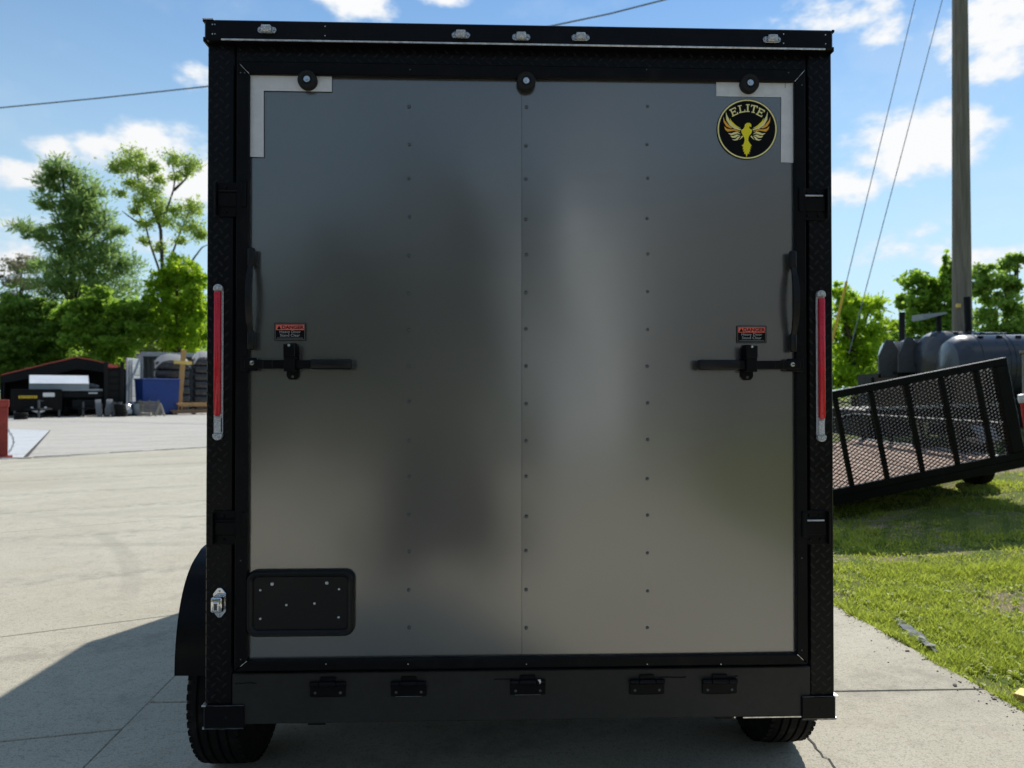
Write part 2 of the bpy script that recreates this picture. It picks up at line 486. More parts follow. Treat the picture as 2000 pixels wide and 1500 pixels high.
M['deck_wood'] = mat_wood('deck_wood', (0.34, 0.21, 0.145), (0.52, 0.35, 0.25), 1)
M['pine_wood'] = mat_wood('pine_wood', (0.42, 0.24, 0.095), (0.60, 0.37, 0.16), 2)
M['plank_wood'] = mat_wood('plank_wood', (0.26, 0.16, 0.09), (0.45, 0.29, 0.16), 0)
M['ply_wood'] = mat_wood('ply_wood', (0.085, 0.060, 0.040), (0.15, 0.105, 0.07), 0)
M['pole_wood'] = mat_wood('pole_wood', (0.17, 0.152, 0.122), (0.30, 0.27, 0.22), 2, 0.6)
M['red_paint'] = simple('red_paint', (0.30, 0.045, 0.035), 0.6, 0, 0.2, 4, 0.1, 0.3, 0, 0.25, (0.42, 0.2, 0.16))
M['red_roof'] = simple('red_roof', (0.50, 0.075, 0.055), 0.5, 0, 0.15, 2)
M['red_gloss'] = simple('red_gloss', (0.55, 0.02, 0.02), 0.3, 0, 0.1, 6)
M['blue_paint'] = simple('blue_paint', (0.009, 0.042, 0.21), 0.5, 0, 0.15, 2, 0.05, 0.4, 0, 0.12, (0.08, 0.07, 0.07))
M['grey_paint'] = simple('grey_paint', (0.33, 0.36, 0.38), 0.5, 0.1, 0.1, 2, 0.05, 0.4, 0, 0.15)
M['pale_grey'] = simple('pale_grey', (0.44, 0.47, 0.49), 0.5, 0.0, 0.1, 2, 0.05, 0.4, 0, 0.1)
M['mid_grey'] = simple('mid_grey', (0.17, 0.175, 0.18), 0.6, 0.0, 0.2, 3, 0.05, 0.3, 0, 0.3)
M['grey_dark'] = simple('grey_dark', (0.085, 0.09, 0.095), 0.6, 0, 0.2, 3)
M['steel_white'] = simple('steel_white', (0.80, 0.82, 0.85), 0.4, 0.0, 0.06, 1.2)
M['stainless'] = simple('stainless', (0.70, 0.71, 0.73), 0.25, 0.95, 0.1, 3)
M['galvanised'] = simple('galvanised', (0.45, 0.48, 0.52), 0.42, 0.8, 0.2, 9)
M['tank_black'] = simple('tank_black', (0.042, 0.048, 0.064), 0.30, 0.0, 0.15, 4, 0.03, 0.5, 0.15)
M['wrap_black'] = simple('wrap_black', (0.028, 0.030, 0.034), 0.25, 0, 0.4, 6, 0.3, 0.6)
M['wrap_white'] = simple('wrap_white', (0.82, 0.80, 0.80), 0.5, 0, 0.06, 4, 0.1)
M['yellow_paint'] = simple('yellow_paint', (0.80, 0.56, 0.14), 0.6, 0, 0.08, 8, 0.05, 0.4, 0, 0.1)
M['yellow_guard'] = simple('yellow_guard', (0.80, 0.52, 0.03), 0.45, 0, 0.08, 8)
M['wire'] = simple('wire', (0.22, 0.23, 0.26), 0.6, 0.3, 0.1, 8)
M['beige'] = simple('beige', (0.30, 0.27, 0.22), 0.6, 0, 0.1, 4)
M['fabric_grey'] = simple('fabric_grey', (0.15, 0.16, 0.17), 0.9, 0, 0.3, 18, 0.3)
M['stone'] = simple('stone', (0.40, 0.38, 0.34), 0.9, 0, 0.3, 20, 0.2)
M['dry_leaf'] = simple('dry_leaf', (0.10, 0.075, 0.05), 0.85, 0, 0.3, 50)

# ------------------------------------------------------------------ ground
def bank(x, y=0.0):
    """height of the grass: level by the drive, rising to the right"""
    t = max(0.0, x - 3.3)
    z = 0.115 * (t * t / (t + 0.7))
    z = 1.0 * math.tanh(z / 1.0) if z > 0 else 0.0
    return -0.028 + z


def drive_edge_x(y):
    return 2.44 - 0.0755 * (y - 3.5)


def build_ground():
    xs = [-400, -200, -100, -60, -30, -15, -5, 0, 1.5] + [2 + 0.25 * i for i in range(41)] + [13, 15, 20, 30, 60, 120, 250, 400]
    ys = [-300, -120, -60, -30, -15, -6, 0, 2] + [3 + 0.4 * i for i in range(30)] + [16, 18, 21, 25, 32, 45, 70, 120, 250, 600]
    vs = []; fs = []
    for y in ys:
        for x in xs:
            z = bank(x)
            if 2.0 < x < 14 and 2.5 < y < 18:
                z += 0.03 * noise.noise(Vector((x * 0.9, y * 0.9, 0))) * min(1, max(0, x - 2.4))
            vs.append((x, y, z - (0.03 if x < 2.2 else 0.0)))
    n = len(xs)
    for j in range(len(ys) - 1):
        for i in range(n - 1):
            a = j * n + i
            fs.append((a, a + 1, a + n + 1, a + n))
    me = bpy.data.meshes.new('ground'); me.from_pydata(vs, [], fs)
    me.polygons.foreach_set('use_smooth', [True] * len(me.polygons)); me.update()
    tag(link('ground', me, M['ground']), kind='structure')


build_ground()


def build_drive():
    root = empty('driveway'); tag(root, kind='structure')
    # bed under the joints
    b = MB()
    b.prism([(-60, -20), (2.40, -20), (2.40, 3.5), (1.3, 18), (-10, 62), (-60, 62)], -0.06, -0.022, axis='z')
    b.build('joint_filler', M['joint'], root)
    colA = lambda y: -1.742 - 0.077 * (y - 3.0)
    def slab(poly, mat, gap=0.006, name='slab', z=0.0):
        c = Vector((sum(p[0] for p in poly) / len(poly), sum(p[1] for p in poly) / len(poly)))
        # inset polygon by the half joint
        n = len(poly); out = []
        for i in range(n):
            p0, p1, p2 = (Vector(poly[(i + k) % n]) for k in (-1, 0, 1))
            e1 = (p1 - p0).normalized(); e2 = (p2 - p1).normalized()
            n1 = Vector((-e1.y, e1.x)); n2 = Vector((-e2.y, e2.x))
            if n1.dot(c - p1) < 0: n1 = -n1
            if n2.dot(c - p1) < 0: n2 = -n2
            k = n1 + n2
            out.append(p1 + k * (gap / max(0.3, k.dot(n1))))
        mb = MB(); mb.prism([(p.x, p.y) for p in out], -0.1, z, axis='z', bev=0.004)
        return mb.build(name, mat, root)
    # right of joint A: rectangular slabs beneath and beside the trailer
    cross = lambda k, x: 3.63 + 4.1 * k + 0.037 * (x - 1.65)
    for k in range(-3, 3):
        for (l, r) in ((colA, drive_edge_x),):
            y0, y1 = 3.63 + 4.1 * k, 3.63 + 4.1 * (k + 1)
            P = lambda f, yy: (f(yy), cross(0, f(yy)) + (yy - 3.63))
            slab([P(l, y0), P(r, y0), P(r, y1), P(l, y1)], M['concrete'])
    # left of joint A: the skewed apron
    lines = [((-1.506, 3.29), 0.245), ((-2.24, 4.90), 0.50), ((-3.78, 8.74), 0.59), ((-8.35, 19.4), 1.05)]
    def isect(i, f):
        (x0, y0), s = lines[i]
        y = y0
        for _ in range(30): y = y0 + s * (f(y) - x0)
        return (f(y), y)
    def yl(i, x):
        (x0, y0), s = lines[i]
        return (x, y0 + s * (x - x0))
    far = -7.0
    slab([(colA(-8), -8), isect(0, colA), yl(0, far), (far, -8)], M['concrete'])
    slab([isect(0, colA), isect(1, colA), yl(1, far), yl(0, far)], M['concrete'], 0.004)
    slab([isect(1, colA), isect(2, colA), yl(2, far), yl(1, far)], M['concrete'], 0.004)
    p2 = yl(2, -30)
    slab([isect(2, colA), isect(3, colA), (-11.6, 16.0), (-16, 12.6), (-22, 8.0), (-22, -4), yl(2, far)], M['concrete'], 0.004)
    # farther, paler slabs beyond the kerb-like joint
    A, B = on_ground(48, 893), on_ground(98, 841)
    C_ = on_ground(20, 838); D_ = on_ground(420, 812)
    E0 = isect(3, colA)
    slab([(E0[0], E0[1] + 0.12), (D_.x + 6, D_.y + 6), (B.x, B.y), (A.x, A.y + 0.1)], M['concrete_pale'], 0.008)
    slab([(A.x - 0.05, A.y), (B.x - 0.05, B.y), (C_.x, C_.y), (-34, 24), (-22, 9.4)], M['concrete_white'], 0.004, z=0.004)
    slab([(C_.x - 8, C_.y - 3.0), (B.x, B.y + 0.05), (D_.x + 6, D_.y + 6.1), (-12, 61), (-28, 61), (-50, 36)], M['concrete_pale'], 0.008)
    # the cracked lip along that joint
    lip = MB()
    pts = [on_ground(-40, 899), on_ground(77, 895), on_ground(233, 884), on_ground(403, 874), on_ground(560, 866)]
    for i in range(len(pts) - 1):
        p, q = pts[i], pts[i + 1]
        n = 8
        for k in range(n):
            a = p.lerp(q, k / n); c = p.lerp(q, (k + 1) / n)
            w = 0.10 + 0.10 * random.random(); off = (random.random() - 0.5) * 0.12
            lip.prism([(a.x, a.y + off), (c.x, c.y + off), (c.x - w * .4, c.y + w + off), (a.x - w * .4, a.y + w + off)], -0.02, 0.006 + 0.02 * random.random(), axis='z')
    tag(lip.build('kerb_lip', M['concrete_pale'], root), kind='stuff')
    # hairline crack running from the right tyre
    cr = MB()
    pts = [on_ground(*p) for p in ((1575, 1433), (1579, 1443), (1590, 1454), (1594, 1463), (1603, 1471), (1607, 1479), (1619, 1483), (1627, 1496), (1640, 1512), (1650, 1530))]
    for i in range(len(pts) - 1):
        p, q = pts[i], pts[i + 1]; w = 0.0035 + 0.002 * random.random()
        cr.add([(p.x - w, p.y, 0.003), (p.x + w, p.y, 0.003), (q.x + w, q.y, 0.003), (q.x - w, q.y, 0.003)], [(0, 1, 2, 3)])
    cr.build('crack', M['joint'], root)
    return root


build_drive()


def build_grass():
    """blades of the verge, one mass"""
    n = 220000
    rng = np.random.default_rng(3)
    vs = []; fs = []
    y = 3.0 + 11.5 * rng.random(n) ** 1.5
    span = 1.0
    cnt = 0
    for i in range(n):
        yy = y[i]
        x0 = drive_edge_x(min(yy, 12)) - 0.012 - 0.035 * max(0.0, noise.noise(Vector((yy * 3.0, 7.7, 0))) + 0.1)
        x1 = 0.75 * yy + 0.5
        if x1 < x0: continue
        xx = x0 + (x1 - x0) * rng.random()
        q = noise.noise(Vector((xx * 1.3, yy * 1.1, 3.1))) + 0.6 * noise.noise(Vector((xx * 4.0, yy * 3.6, 1.1))) + 0.10 * (xx - x0) - 0.12
        if rng.random() > min(1.0, max(0.08, 0.50 + (0.14 if yy > 4.6 else 0.0) - 1.35 * q)): continue
        tall = 0.45 + 1.1 * max(0, -q) + 0.4 * rng.random() ** 2
        h = (0.016 + 0.034 * rng.random()) * tall * (1 + 0.05 * yy)
        w = 0.0022 * (1 + 0.28 * (yy - 3)) * (0.7 + 0.6 * rng.random())
        a = rng.random() * 6.283; c, s = math.cos(a), math.sin(a)
        b = rng.random() * 6.283; ln = h * (0.3 + 0.9 * rng.random())
        lx, ly = math.cos(b) * ln, math.sin(b) * ln
        z = (bank(xx) if xx > x0 + 0.05 else -0.004) - 0.004
        o = len(vs)
        vs += [(xx - c * w, yy - s * w, z), (xx + c * w, yy + s * w, z),
               (xx + c * w * .7 + lx * .4, yy + s * w * .7 + ly * .4, z + h * .6), (xx - c * w * .7 + lx * .4, yy - s * w * .7 + ly * .4, z + h * .6), (xx + lx, yy + ly, z + h)]
        fs += [(o, o + 1, o + 2, o + 3), (o + 3, o + 2, o + 4)]
    for i in range(420):
        yy = 3.1 + 8.0 * rng.random() ** 1.4
        x0 = drive_edge_x(yy) - 0.01; x1 = 0.75 * yy + 0.4
        if x1 < x0: continue
        xx = x0 + (x1 - x0) * rng.random() ** 1.2
        z = bank(xx)
        for k in range(7):
            a = rng.random() * 6.283; c, s = math.cos(a), math.sin(a); ln = 0.018 + 0.03 * rng.random(); w = ln * 0.28; up = 0.012 + 0.03 * rng.random()
            o = len(vs)
            vs += [(xx, yy, z), (xx + c * ln * .5 - s * w, yy + s * ln * .5 + c * w, z + up), (xx + c * ln, yy + s * ln, z + up * 0.9), (xx + c * ln * .5 + s * w, yy + s * ln * .5 - c * w, z + up)]
            fs += [(o, o + 1, o + 2, o + 3)]
    me = bpy.data.meshes.new('grass'); me.from_pydata(vs, [], fs); me.update()
    tag(link('grass', me, M['grass_blade']), 'patchy short green grass on the bank right of the drive', 'grass', kind='stuff')


build_grass()


def build_crumbs():
    rng = np.random.default_rng(5); mb = MB()
    for i in range(420):
        yy = 2.9 + 4.5 * rng.random() ** 1.3; d = rng.exponential(0.05)
        if d > 0.4: continue
        x = drive_edge_x(yy) - 0.01 - d; r = 0.0015 + 0.0045 * rng.random() ** 2
        a = rng.random() * 3
        p = [Vector((x + r * 1.3 * math.cos(a + t), yy + r * math.sin(a + t), 0.0005)) for t in (0, 1.6, 3.1, 4.7)]
        mb.add(p + [Vector((x, yy, r * 1.1))], [(0, 1, 4), (1, 2, 4), (2, 3, 4), (3, 0, 4)])
    tag(mb.build('soil_crumbs', M['dry_leaf']), 'scatter of soil crumbs on the concrete along the grass edge', 'soil', kind='stuff')


build_crumbs()

# ------------------------------------------------------------------ the enclosed trailer
YAW = R(1.9)
T = empty('enclosed_trailer', (0.0387, 2.439, 0), (0, 0, YAW))
tag(T, 'black enclosed cargo trailer seen from behind with closed grey ramp door', 'trailer')
T_INV = Matrix.Translation((0.0387, 2.439, 0)) @ Matrix.Rotation(YAW, 4, 'Z')
T_INV = T_INV.inverted()
CAM_L = T_INV @ Vector((0, 0, CAM_H))


def L(x, y, yo=0.0):
    """photograph pixel -> (x, z) in the trailer's own frame on the plane y = yo"""
    d = T_INV.to_3x3() @ pix_dir(x, y)
    p = CAM_L + d * ((yo - CAM_L.y) / d.y)
    return (p.x, p.z)


# main levels, metres in the trailer's frame
XL, XR = -1.079, 1.083
Z_TOP = 2.785; Z_BOT = 0.405
LEN = 4.85
NOSE = 0.80


def build_trailer():
    # body panels
    z0, z1 = 0.52, Z_TOP - 0.06
    for (xa, nm) in ((XL + 0.006, -1), (XR - 0.006, 1)):
        b = MB(); b.box((xa, 0.045, z0), (xa - nm * 0.03, LEN, z1))
        b.build('side_panel', M['black_paint'], T)
        n = MB(); cx = (XL + XR) / 2
        n.add([(xa, LEN, z0), (xa, LEN, z1), (cx, LEN + NOSE, z1 - 0.08), (cx, LEN + NOSE, z0)], [(0, 1, 2, 3)])
        n.build('nose_panel', M['black_paint'], T)
        r = MB(); r.box((xa - nm * 0.02, 0.05, Z_TOP - 0.085), (xa + nm * 0.012, LEN, Z_TOP - 0.012), 0.006)
        r.build('roof_rail', M['black_trim'], T)
        sk = MB(); sk.box((xa - nm * 0.02, 0.05, 0.45), (xa + nm * 0.010, LEN, 0.54), 0.004)
        sk.build('side_skirt', M['black_trim'], T)
    roof = MB()
    roof.prism([(XL + 0.02, 0.02), (XR - 0.02, 0.02), (XR - 0.02, LEN), ((XL + XR) / 2, LEN + NOSE - 0.02), (XL + 0.02, LEN)], Z_TOP - 0.05, Z_TOP - 0.02, axis='z')
    roof.build('roof', M['galvanised'], T)
    fl = MB(); fl.prism([(XL + 0.02, 0.06), (XR - 0.02, 0.06), (XR - 0.02, LEN), ((XL + XR) / 2, LEN + NOSE - 0.02), (XL + 0.02, LEN)], 0.50, 0.535, axis='z')
    fl.build('floor', M['black_matte'], T)
    for i in range(8):
        c = MB(); c.box((XL + 0.05, 0.35 + 0.41 * i, 0.44), (XR - 0.05, 0.40 + 0.41 * i, 0.498)); c.build('cross_member', M['black_matte'], T)
    for x in (-0.72, 0.72):
        c = MB(); c.box((x - 0.03, 0.08, 0.36), (x + 0.03, LEN + 0.3, 0.438)); c.build('frame_beam', M['black_matte'], T)
    tg = MB(); tg.tube([(-0.72, LEN - 0.1, 0.40), (0, LEN + NOSE + 0.9, 0.40)], 0.05, 6).tube([(0.72, LEN - 0.1, 0.40), (0, LEN + NOSE + 0.9, 0.40)], 0.05, 6)
    tg.tube([(0, LEN + NOSE + 0.55, 0.0), (0, LEN + NOSE + 0.55, 0.7)], 0.04, 8).box((-0.05, LEN + NOSE + 0.85, 0.36), (0.05, LEN + NOSE + 1.15, 0.45), 0.01)
    tg.build('tongue', M['black_matte'], T)

    # ---- rear corner posts with tread-plate lugs
    def lug_field(name, x0, x1, za, zb, y, parent, pitch=0.037, skip=()):
        mb = MB(); k = 0
        z = za + 0.012
        row = 0
        while z < zb - 0.01:
            x = x0 + 0.010 + (pitch * 0.5 if row % 2 else 0)
            while x < x1 - 0.008:
                s = 1 if row % 2 else -1
                a = R(45) * s
                c, sn = math.cos(a), math.sin(a); l, w, h = 0.0125, 0.0038, 0.0007 + 0.0006 * random.random()
                ring = [(-l, 0), (-l * .5, -w), (l * .5, -w), (l, 0), (l * .5, w), (-l * .5, w)]
                base = [Vector((x + u * c - v * sn, y, z + u * sn + v * c)) for u, v in ring]
                top = [Vector((x + (u * c - v * sn) * .55, y - h, z + (u * sn + v * c) * .55)) for u, v in ring]
                if all(x0 + 0.001 < p.x < x1 - 0.001 for p in base):
                    mb.add(base + top, [(6, 7, 8, 9, 10, 11)] + [(i, (i + 1) % 6, 6 + (i + 1) % 6, 6 + i) for i in range(6)])
                x += pitch
            z += pitch * 0.5; row += 1
        o = mb.build(name, M['black_gloss'], parent, True, 0.9)
        tag(o, kind='stuff')
        return o
    random.seed(11)
    posts = []
    for (pa, pb) in ((403, 456), (1580, 1627)):
        xa, _ = L(pa, 760); xb, _ = L(pb, 760)
        _, zt = L(pa, 84); _, zb = L(pa, 1378)
        if pa > 1000: _, zt = L(pb, 96); _, zb = L(pb, 1362)
        mb = MB(); mb.box((xa, 0.0, zb), (xb, 0.075, zt), 0.004)
        # wrapped outer edge
        xo = xa if pa < 1000 else xb
        sgn = -1 if pa < 1000 else 1
        po = mb.build('corner_post', M['black_paint'], T)
        lug_field('tread_lugs', xa, xb, zb, zt, -0.0005, po)
        posts.append((po, xa, xb, zb, zt))
    # header plate under the top rail
    xa = posts[0][2]; xb = posts[1][1]
    _, zt = L(1000, 92); _, zb = L(1000, 122)
    h = MB(); h.box((xa + 0.002, 0.004, zb - 0.02), (xb - 0.002, 0.06, zt + 0.04), 0.003)
    ho = h.build('header_plate', M['black_paint'], T)
    lug_field('tread_lugs', xa + 0.004, xb - 0.004, zb - 0.012, zt - 0.004, 0.0035, ho)
    # jamb strips between posts and door trim
    for (pa, pb) in ((456.6, 471), (1567, 1579.4)):
        x0, _ = L(pa, 760); x1, _ = L(pb, 760)
        j = MB(); j.box((x0, 0.012, L(1000, 1306)[1]), (x1, 0.06, L(1000, 122)[1])); j.build('door_jamb', M['black_trim'], T)

    # ---- top rail (sheet folded over the roof edge) with a bright drip lip
    tl = L(399, 37, -0.035); tr = L(1627, 58, -0.035); bl = L(402, 78, -0.035); br = L(1624, 96, -0.035)
    zt = (tl[1] + tr[1]) / 2; zb = (bl[1] + br[1]) / 2
    r = MB(); r.box((tl[0], -0.035, zb), (tr[0], 0.09, zt), 0.005)
    for (x, s) in ((tl[0], -1), (tr[0], 1)):
        r.box((x - 0.001 * s, -0.03, zt - 0.006), (x + 0.008 * s, 0.085, zt + 0.003), 0.001)
        r.box((x - 0.001 * s, -0.03, zb - 0.004), (x + 0.006 * s, 0.085, zb + 0.012), 0.001)
    rail = r.build('top_rail', M['black_paint'], T)
    lp = MB(); lp.box((L(432, 80, -0.038)[0], -0.0405, zb - 0.0035), (L(1612, 90, -0.038)[0], -0.0345, zb + 0.0025), 0.001)
    lp.build('drip_lip', M['bare_metal'], rail)
    for px in (415, 420, 635, 1530, 1612):
        for dz in (0.018, 0.05):
            x = L(px, 60, -0.036)[0]
            s = MB(); s.lathe([(0.0, -0.003), (0.0022, -0.0025), (0.003, 0.0)], 8, Matrix.Translation((x, -0.0353, zb + dz)))
            s.build('screw', M['zinc'], rail)
    # bare corner flash, top left
    cf = MB(); cf.box((tl[0] - 0.007, -0.036, zt - 0.001), (tl[0] + 0.03, 0.05, zt + 0.003), 0.001)
    cf.build('corner_flashing', M['bare_metal'], rail)

    # ---- five clearance lights
    for px, py in ((521, 58), (900, 68), (1018, 72), (1134, 73), (1508, 77)):
        x, z = L(px, py, -0.04)
        lt = MB()
        pts = [(x + math.copysign(0.0205, math.cos(R(7.5 + 15 * k))) + 0.0108 * math.cos(R(7.5 + 15 * k)), z + 0.0108 * math.sin(R(7.5 + 15 * k))) for k in range(24)]
        lt.prism(pts, -0.0405, -0.0352, 0.0012)
        base = lt.build('clearance_light', M['chrome_base'], T)
        ln = MB(); ln.box((x - 0.0165, -0.054, z - 0.011), (x + 0.0165, -0.0407, z + 0.0125), 0.004, None, 2)
        ln.build('lens', M['lens_clear'], base, True, 0.9)
        for s in (-1, 1):
            sc = MB(); sc.lathe([(0.0, -0.0035), (0.003, -0.003), (0.0042, 0.0)], 10, Matrix.Translation((x + s * 0.0245, -0.0407, z)))
            sc.build('screw', M['zinc'], base)

    # ---- ramp door: two skins, trim frame, rivets
    yd = -0.002
    x0 = L(484, 760, yd)[0]; xs = L(1020, 760, yd)[0]; x1 = L(1556, 760, yd)[0]
    zt = L(1000, 152, yd)[1]; zb = L(1000, 1285, yd)[1]
    def skin(xa, xb, y, seed):
        n, m = 26, 44
        vs = []; fs = []
        for j in range(m + 1):
            for i in range(n + 1):
                x = xa + (xb - xa) * i / n; z = zb + (zt - zb) * j / m
                e = min(1, 6 * min(i / n, 1 - i / n)) * min(1, 6 * min(j / m, 1 - j / m))
                w = 0.0042 * noise.noise(Vector((x * 2.3 + seed, z * 1.5, seed))) + 0.0012 * noise.noise(Vector((x * 5 + seed, z * 4, seed * 2)))
                vs.append((x, y + e * w * 0.8 - (0.0085 * (x - xa) * (1 - (x - xa) / 1.2) if seed > 5 else 0.0), z))
        for j in range(m):
            for i in range(n):
                a = j * (n + 1) + i
                fs.append((a, a + 1, a + n + 2, a + n + 1))
        # returned edge, so that the sheet has thickness
        o = len(vs)
        me = bpy.data.meshes.new('door_skin'); me.from_pydata(vs, [], fs)
        me.polygons.foreach_set('use_smooth', [True] * len(me.polygons)); me.update()
        return link('door_skin', me, M['door'], T)
    left = skin(x0 - 0.004, xs, yd, 1.7)
    right = skin(xs - 0.001, x1 + 0.004, yd - 0.0010, 9.2)
    sm = MB(); sm.box((xs - 0.0018, yd - 0.0012, zb), (xs - 0.0010, yd + 0.001, zt)); sm.build('seam', M['black_matte'], T)
    core = MB(); core.box((x0 - 0.01, 0.008, zb - 0.01), (x1 + 0.01, 0.05, zt + 0.01)); core.build('door_core', M['black_matte'], T)
    rows = [207, 283, 351, 426, 499, 572, 643, 717, 787, 859, 932, 1006, 1078, 1151, 1223]
    rv = MB(); rv.lathe([(0.0, -0.0036), (0.0024, -0.0033), (0.0048, -0.0018), (0.0062, 0.0006)], 12)
    me_r = None
    for px, tgt in ((799, left), (1027.5, right), (1264, right)):
        for i, py in enumerate(rows):
            x, z = L(px + random.uniform(-1, 1), py + random.uniform(-3, 3), yd)
            if me_r is None:
                o = rv.build('rivet', M['rivet'], tgt, True); me_r = o.data
            else:
                o = link('rivet', me_r, None, tgt)
            o.location = (x, yd - (0.0038 if tgt is right else 0.0028), z)
    # mitred trim frame, a raised bead with a step
    def trim(a, b, c, d, y0, y1, nm='trim_frame'):
        mb = MB(); mb.prism([a, b, c, d], y0, y1, 0.0035)
        return mb.build(nm, M['black_trim'], T)
    yT = -0.022
    oTL = L(460, 122, yT); oTR = L(1574, 132, yT); oBR = L(1578, 1304, yT); oBL = L(459, 1306, yT)
    ot, ob_ = (oTL[1] + oTR[1]) / 2, (oBL[1] + oBR[1]) / 2
    ol, or_ = (oTL[0] + oBL[0]) / 2, (oTR[0] + oBR[0]) / 2
    il, ir = L(484, 760, yT)[0], L(1555, 760, yT)[0]
    it, ib = L(1000, 151, yT)[1], L(1000, 1285, yT)[1]
    g = 0.0008
    frames = [trim((ol, ot), (or_, ot), (ir - g, it), (il + g, it), yT, 0.010),
              trim((ol, ob_), (or_, ob_), (ir - g, ib), (il + g, ib), yT, 0.010),
              trim((ol, ot - g), (ol, ob_ + g), (il, ib + g), (il, it - g), yT, 0.010),
              trim((or_, ot - g), (or_, ob_ + g), (ir, ib + g), (ir, it - g), yT, 0.010)]
    # scraped mitre edges
    for (a, b, f) in (((ol, ot), (il, it), 0.75), ((or_, ot), (ir, it), 0.9), ((ol, ob_), (il, ib), 0.5), ((or_, ob_), (ir, ib), 0.55)):
        A = Vector((a[0], yT - 0.0004, a[1])).lerp(Vector((b[0], yT - 0.0004, b[1])), 1 - f); B = Vector((b[0], yT - 0.0004, b[1]))
        s = MB(); s.tube([A, A.lerp(B, .3), A.lerp(B, .62), B], [0.0008, 0.0016, 0.0006, 0.0018], 5)
        s.build('bare_mitre', M['bare_metal'], frames[0] if a[1] > 1.5 else frames[1])
    # screws in the trim
    def scr(px, py, parent, y=yT, r=0.0028, mat='zinc'):
        x, z = L(px, py, y)
        s = MB(); s.lathe([(0.0, -0.0022), (r * .7, -0.0018), (r, 0.0)], 8, Matrix.Translation((x, y - 0.0003, z)))
        s.build('screw', M[mat], parent)
    for px in (637, 797, 1028, 1264, 1408): scr(px, 1297, frames[1])
    for px in (478, 801, 1263, 1540): scr(px, 148 - (12 if px in (801, 1263) else 6), frames[0], mat='grey_dark')
    for py in (142, 1095, 1288): scr(470, py, frames[2], mat='grey_dark')
    for py in (166, 1090, 1270): scr(1566, py, frames[3], mat='grey_dark')

    # ---- reflective L tapes on the door corners
    yt = yd - 0.0055
    def tape(poly):
        t = MB(); t.prism([L(*p, yt) for p in poly], yt, yt + 0.0006)
        return t.build('reflective_tape', M['white_tape'], T)
    t1 = tape([(485, 147), (648, 149), (648, 179), (515, 177), (515, 307), (485, 306)])
    t2 = tape([(1399, 159), (1555, 162), (1555, 318), (1525, 317), (1526, 190), (1399, 188)])
    for t, (xa, ya, xb, yb) in ((t1, (598, 166, 599, 179)), (t2, (1533, 160, 1534, 172))):
        e = MB(); a = L(xa, ya, yt); b = L(xb, yb, yt); e.box((a[0], yt - 0.0005, a[1]), (b[0], yt - 0.0001, b[1])); e.build('tape_seam', M['print_grey'], t)

    # ---- three round rubber bumpers
    for px, py in ((599, 154), (1028, 157), (1466, 161)):
        x, z = L(px, py, -0.03)
        mt = Matrix.Translation((x, 0, z))
        b = MB(); b.lathe([(0.0315, -0.004), (0.0325, -0.012), (0.0322, -0.025), (0.0295, -0.030), (0.020, -0.031), (0.0165, -0.028), (0.013, -0.026)], 36, mt)
        bo = b.build('rubber_bumper', M['rubber'], T, True, 0.7)
        w = MB(); w.lathe([(0.0, -0.0305), (0.0105, -0.030), (0.0118, -0.0265)], 24, mt); wo = w.build('washer', M['zinc'], bo)
        s = MB(); s.lathe([(0.0, -0.0330), (0.0045, -0.0328), (0.0055, -0.0307)], 6, mt); s.build('bolt_head', M['zinc'], wo)

    # ---- warning stickers
    def text(body, size, x, z, y, mat, parent, name='lettering', align='CENTER', sx=1.0, bold=0.0):
        cu = bpy.data.curves.new(name, 'FONT'); cu.body = body; cu.size = size; cu.align_x = align; cu.align_y = 'CENTER'
        cu.offset = bold; cu.resolution_u = 3
        o = bpy.data.objects.new(name, cu)
        COL.objects.link(o)
        dg = bpy.context.evaluated_depsgraph_get()
        me = bpy.data.meshes.new_from_object(o.evaluated_get(dg))
        bpy.data.objects.remove(o)
        me.transform(Matrix.Translation((x, y, z)) @ Matrix.Rotation(R(90), 4, 'X') @ Matrix.Diagonal((sx, 1, 1, 1)))
        me.name = name
        me.materials.clear()
        return link(name, me, mat, parent)
    ys = yd - 0.0062
    for (xa, ya, xb, yb, lab) in ((536, 631, 597, 665, 'left'), (1439, 636, 1497, 670, 'right')):
        a = L(xa, ya, ys); b = L(xb, yb, ys)
        st = MB(); st.box((a[0], ys, b[1]), (b[0], ys + 0.0006, a[1])); so = st.build('warning_sticker', M['print_black'], T)
        w, h = b[0] - a[0], a[1] - b[1]
        def q(u0, v0, u1, v1, y, mat, nm):
            flat([(a[0] + w * u0, a[1] - h * v0), (a[0] + w * u1, a[1] - h * v0), (a[0] + w * u1, a[1] - h * v1), (a[0] + w * u0, a[1] - h * v1)], y, nm, mat, so)
        y1, y2, y3 = ys - 0.0004, ys - 0.0007, ys - 0.001
        # thin pale border
        for (u0, v0, u1, v1) in ((0.02, 0.035, 0.98, 0.065), (0.02, 0.935, 0.98, 0.965), (0.02, 0.035, 0.036, 0.965), (0.964, 0.035, 0.98, 0.965)):
            q(u0, v0, u1, v1, y1, M['print_grey'], 'border')
        q(0.05, 0.09, 0.95, 0.40, y1, M['print_salmon'], 'header_band')
        tx = a[0] + w * 0.15; tz = a[1] - h * 0.25; r_ = h * 0.11
        flat([(tx - r_ * 1.1, tz - r_), (tx + r_ * 1.1, tz - r_), (tx, tz + r_)], y2, 'triangle', M['print_black'], so)
        text('DANGER', h * 0.27, a[0] + w * 0.58, a[1] - h * 0.25, y2, M['print_black'], so, sx=1.15, bold=0.0005)
        text('Heavy Door', h * 0.22, a[0] + w * 0.5, a[1] - h * 0.51, y2, M['print_white'], so, sx=1.1)
        text('Stand Clear', h * 0.22, a[0] + w * 0.5, a[1] - h * 0.71, y2, M['print_white'], so, sx=1.1)
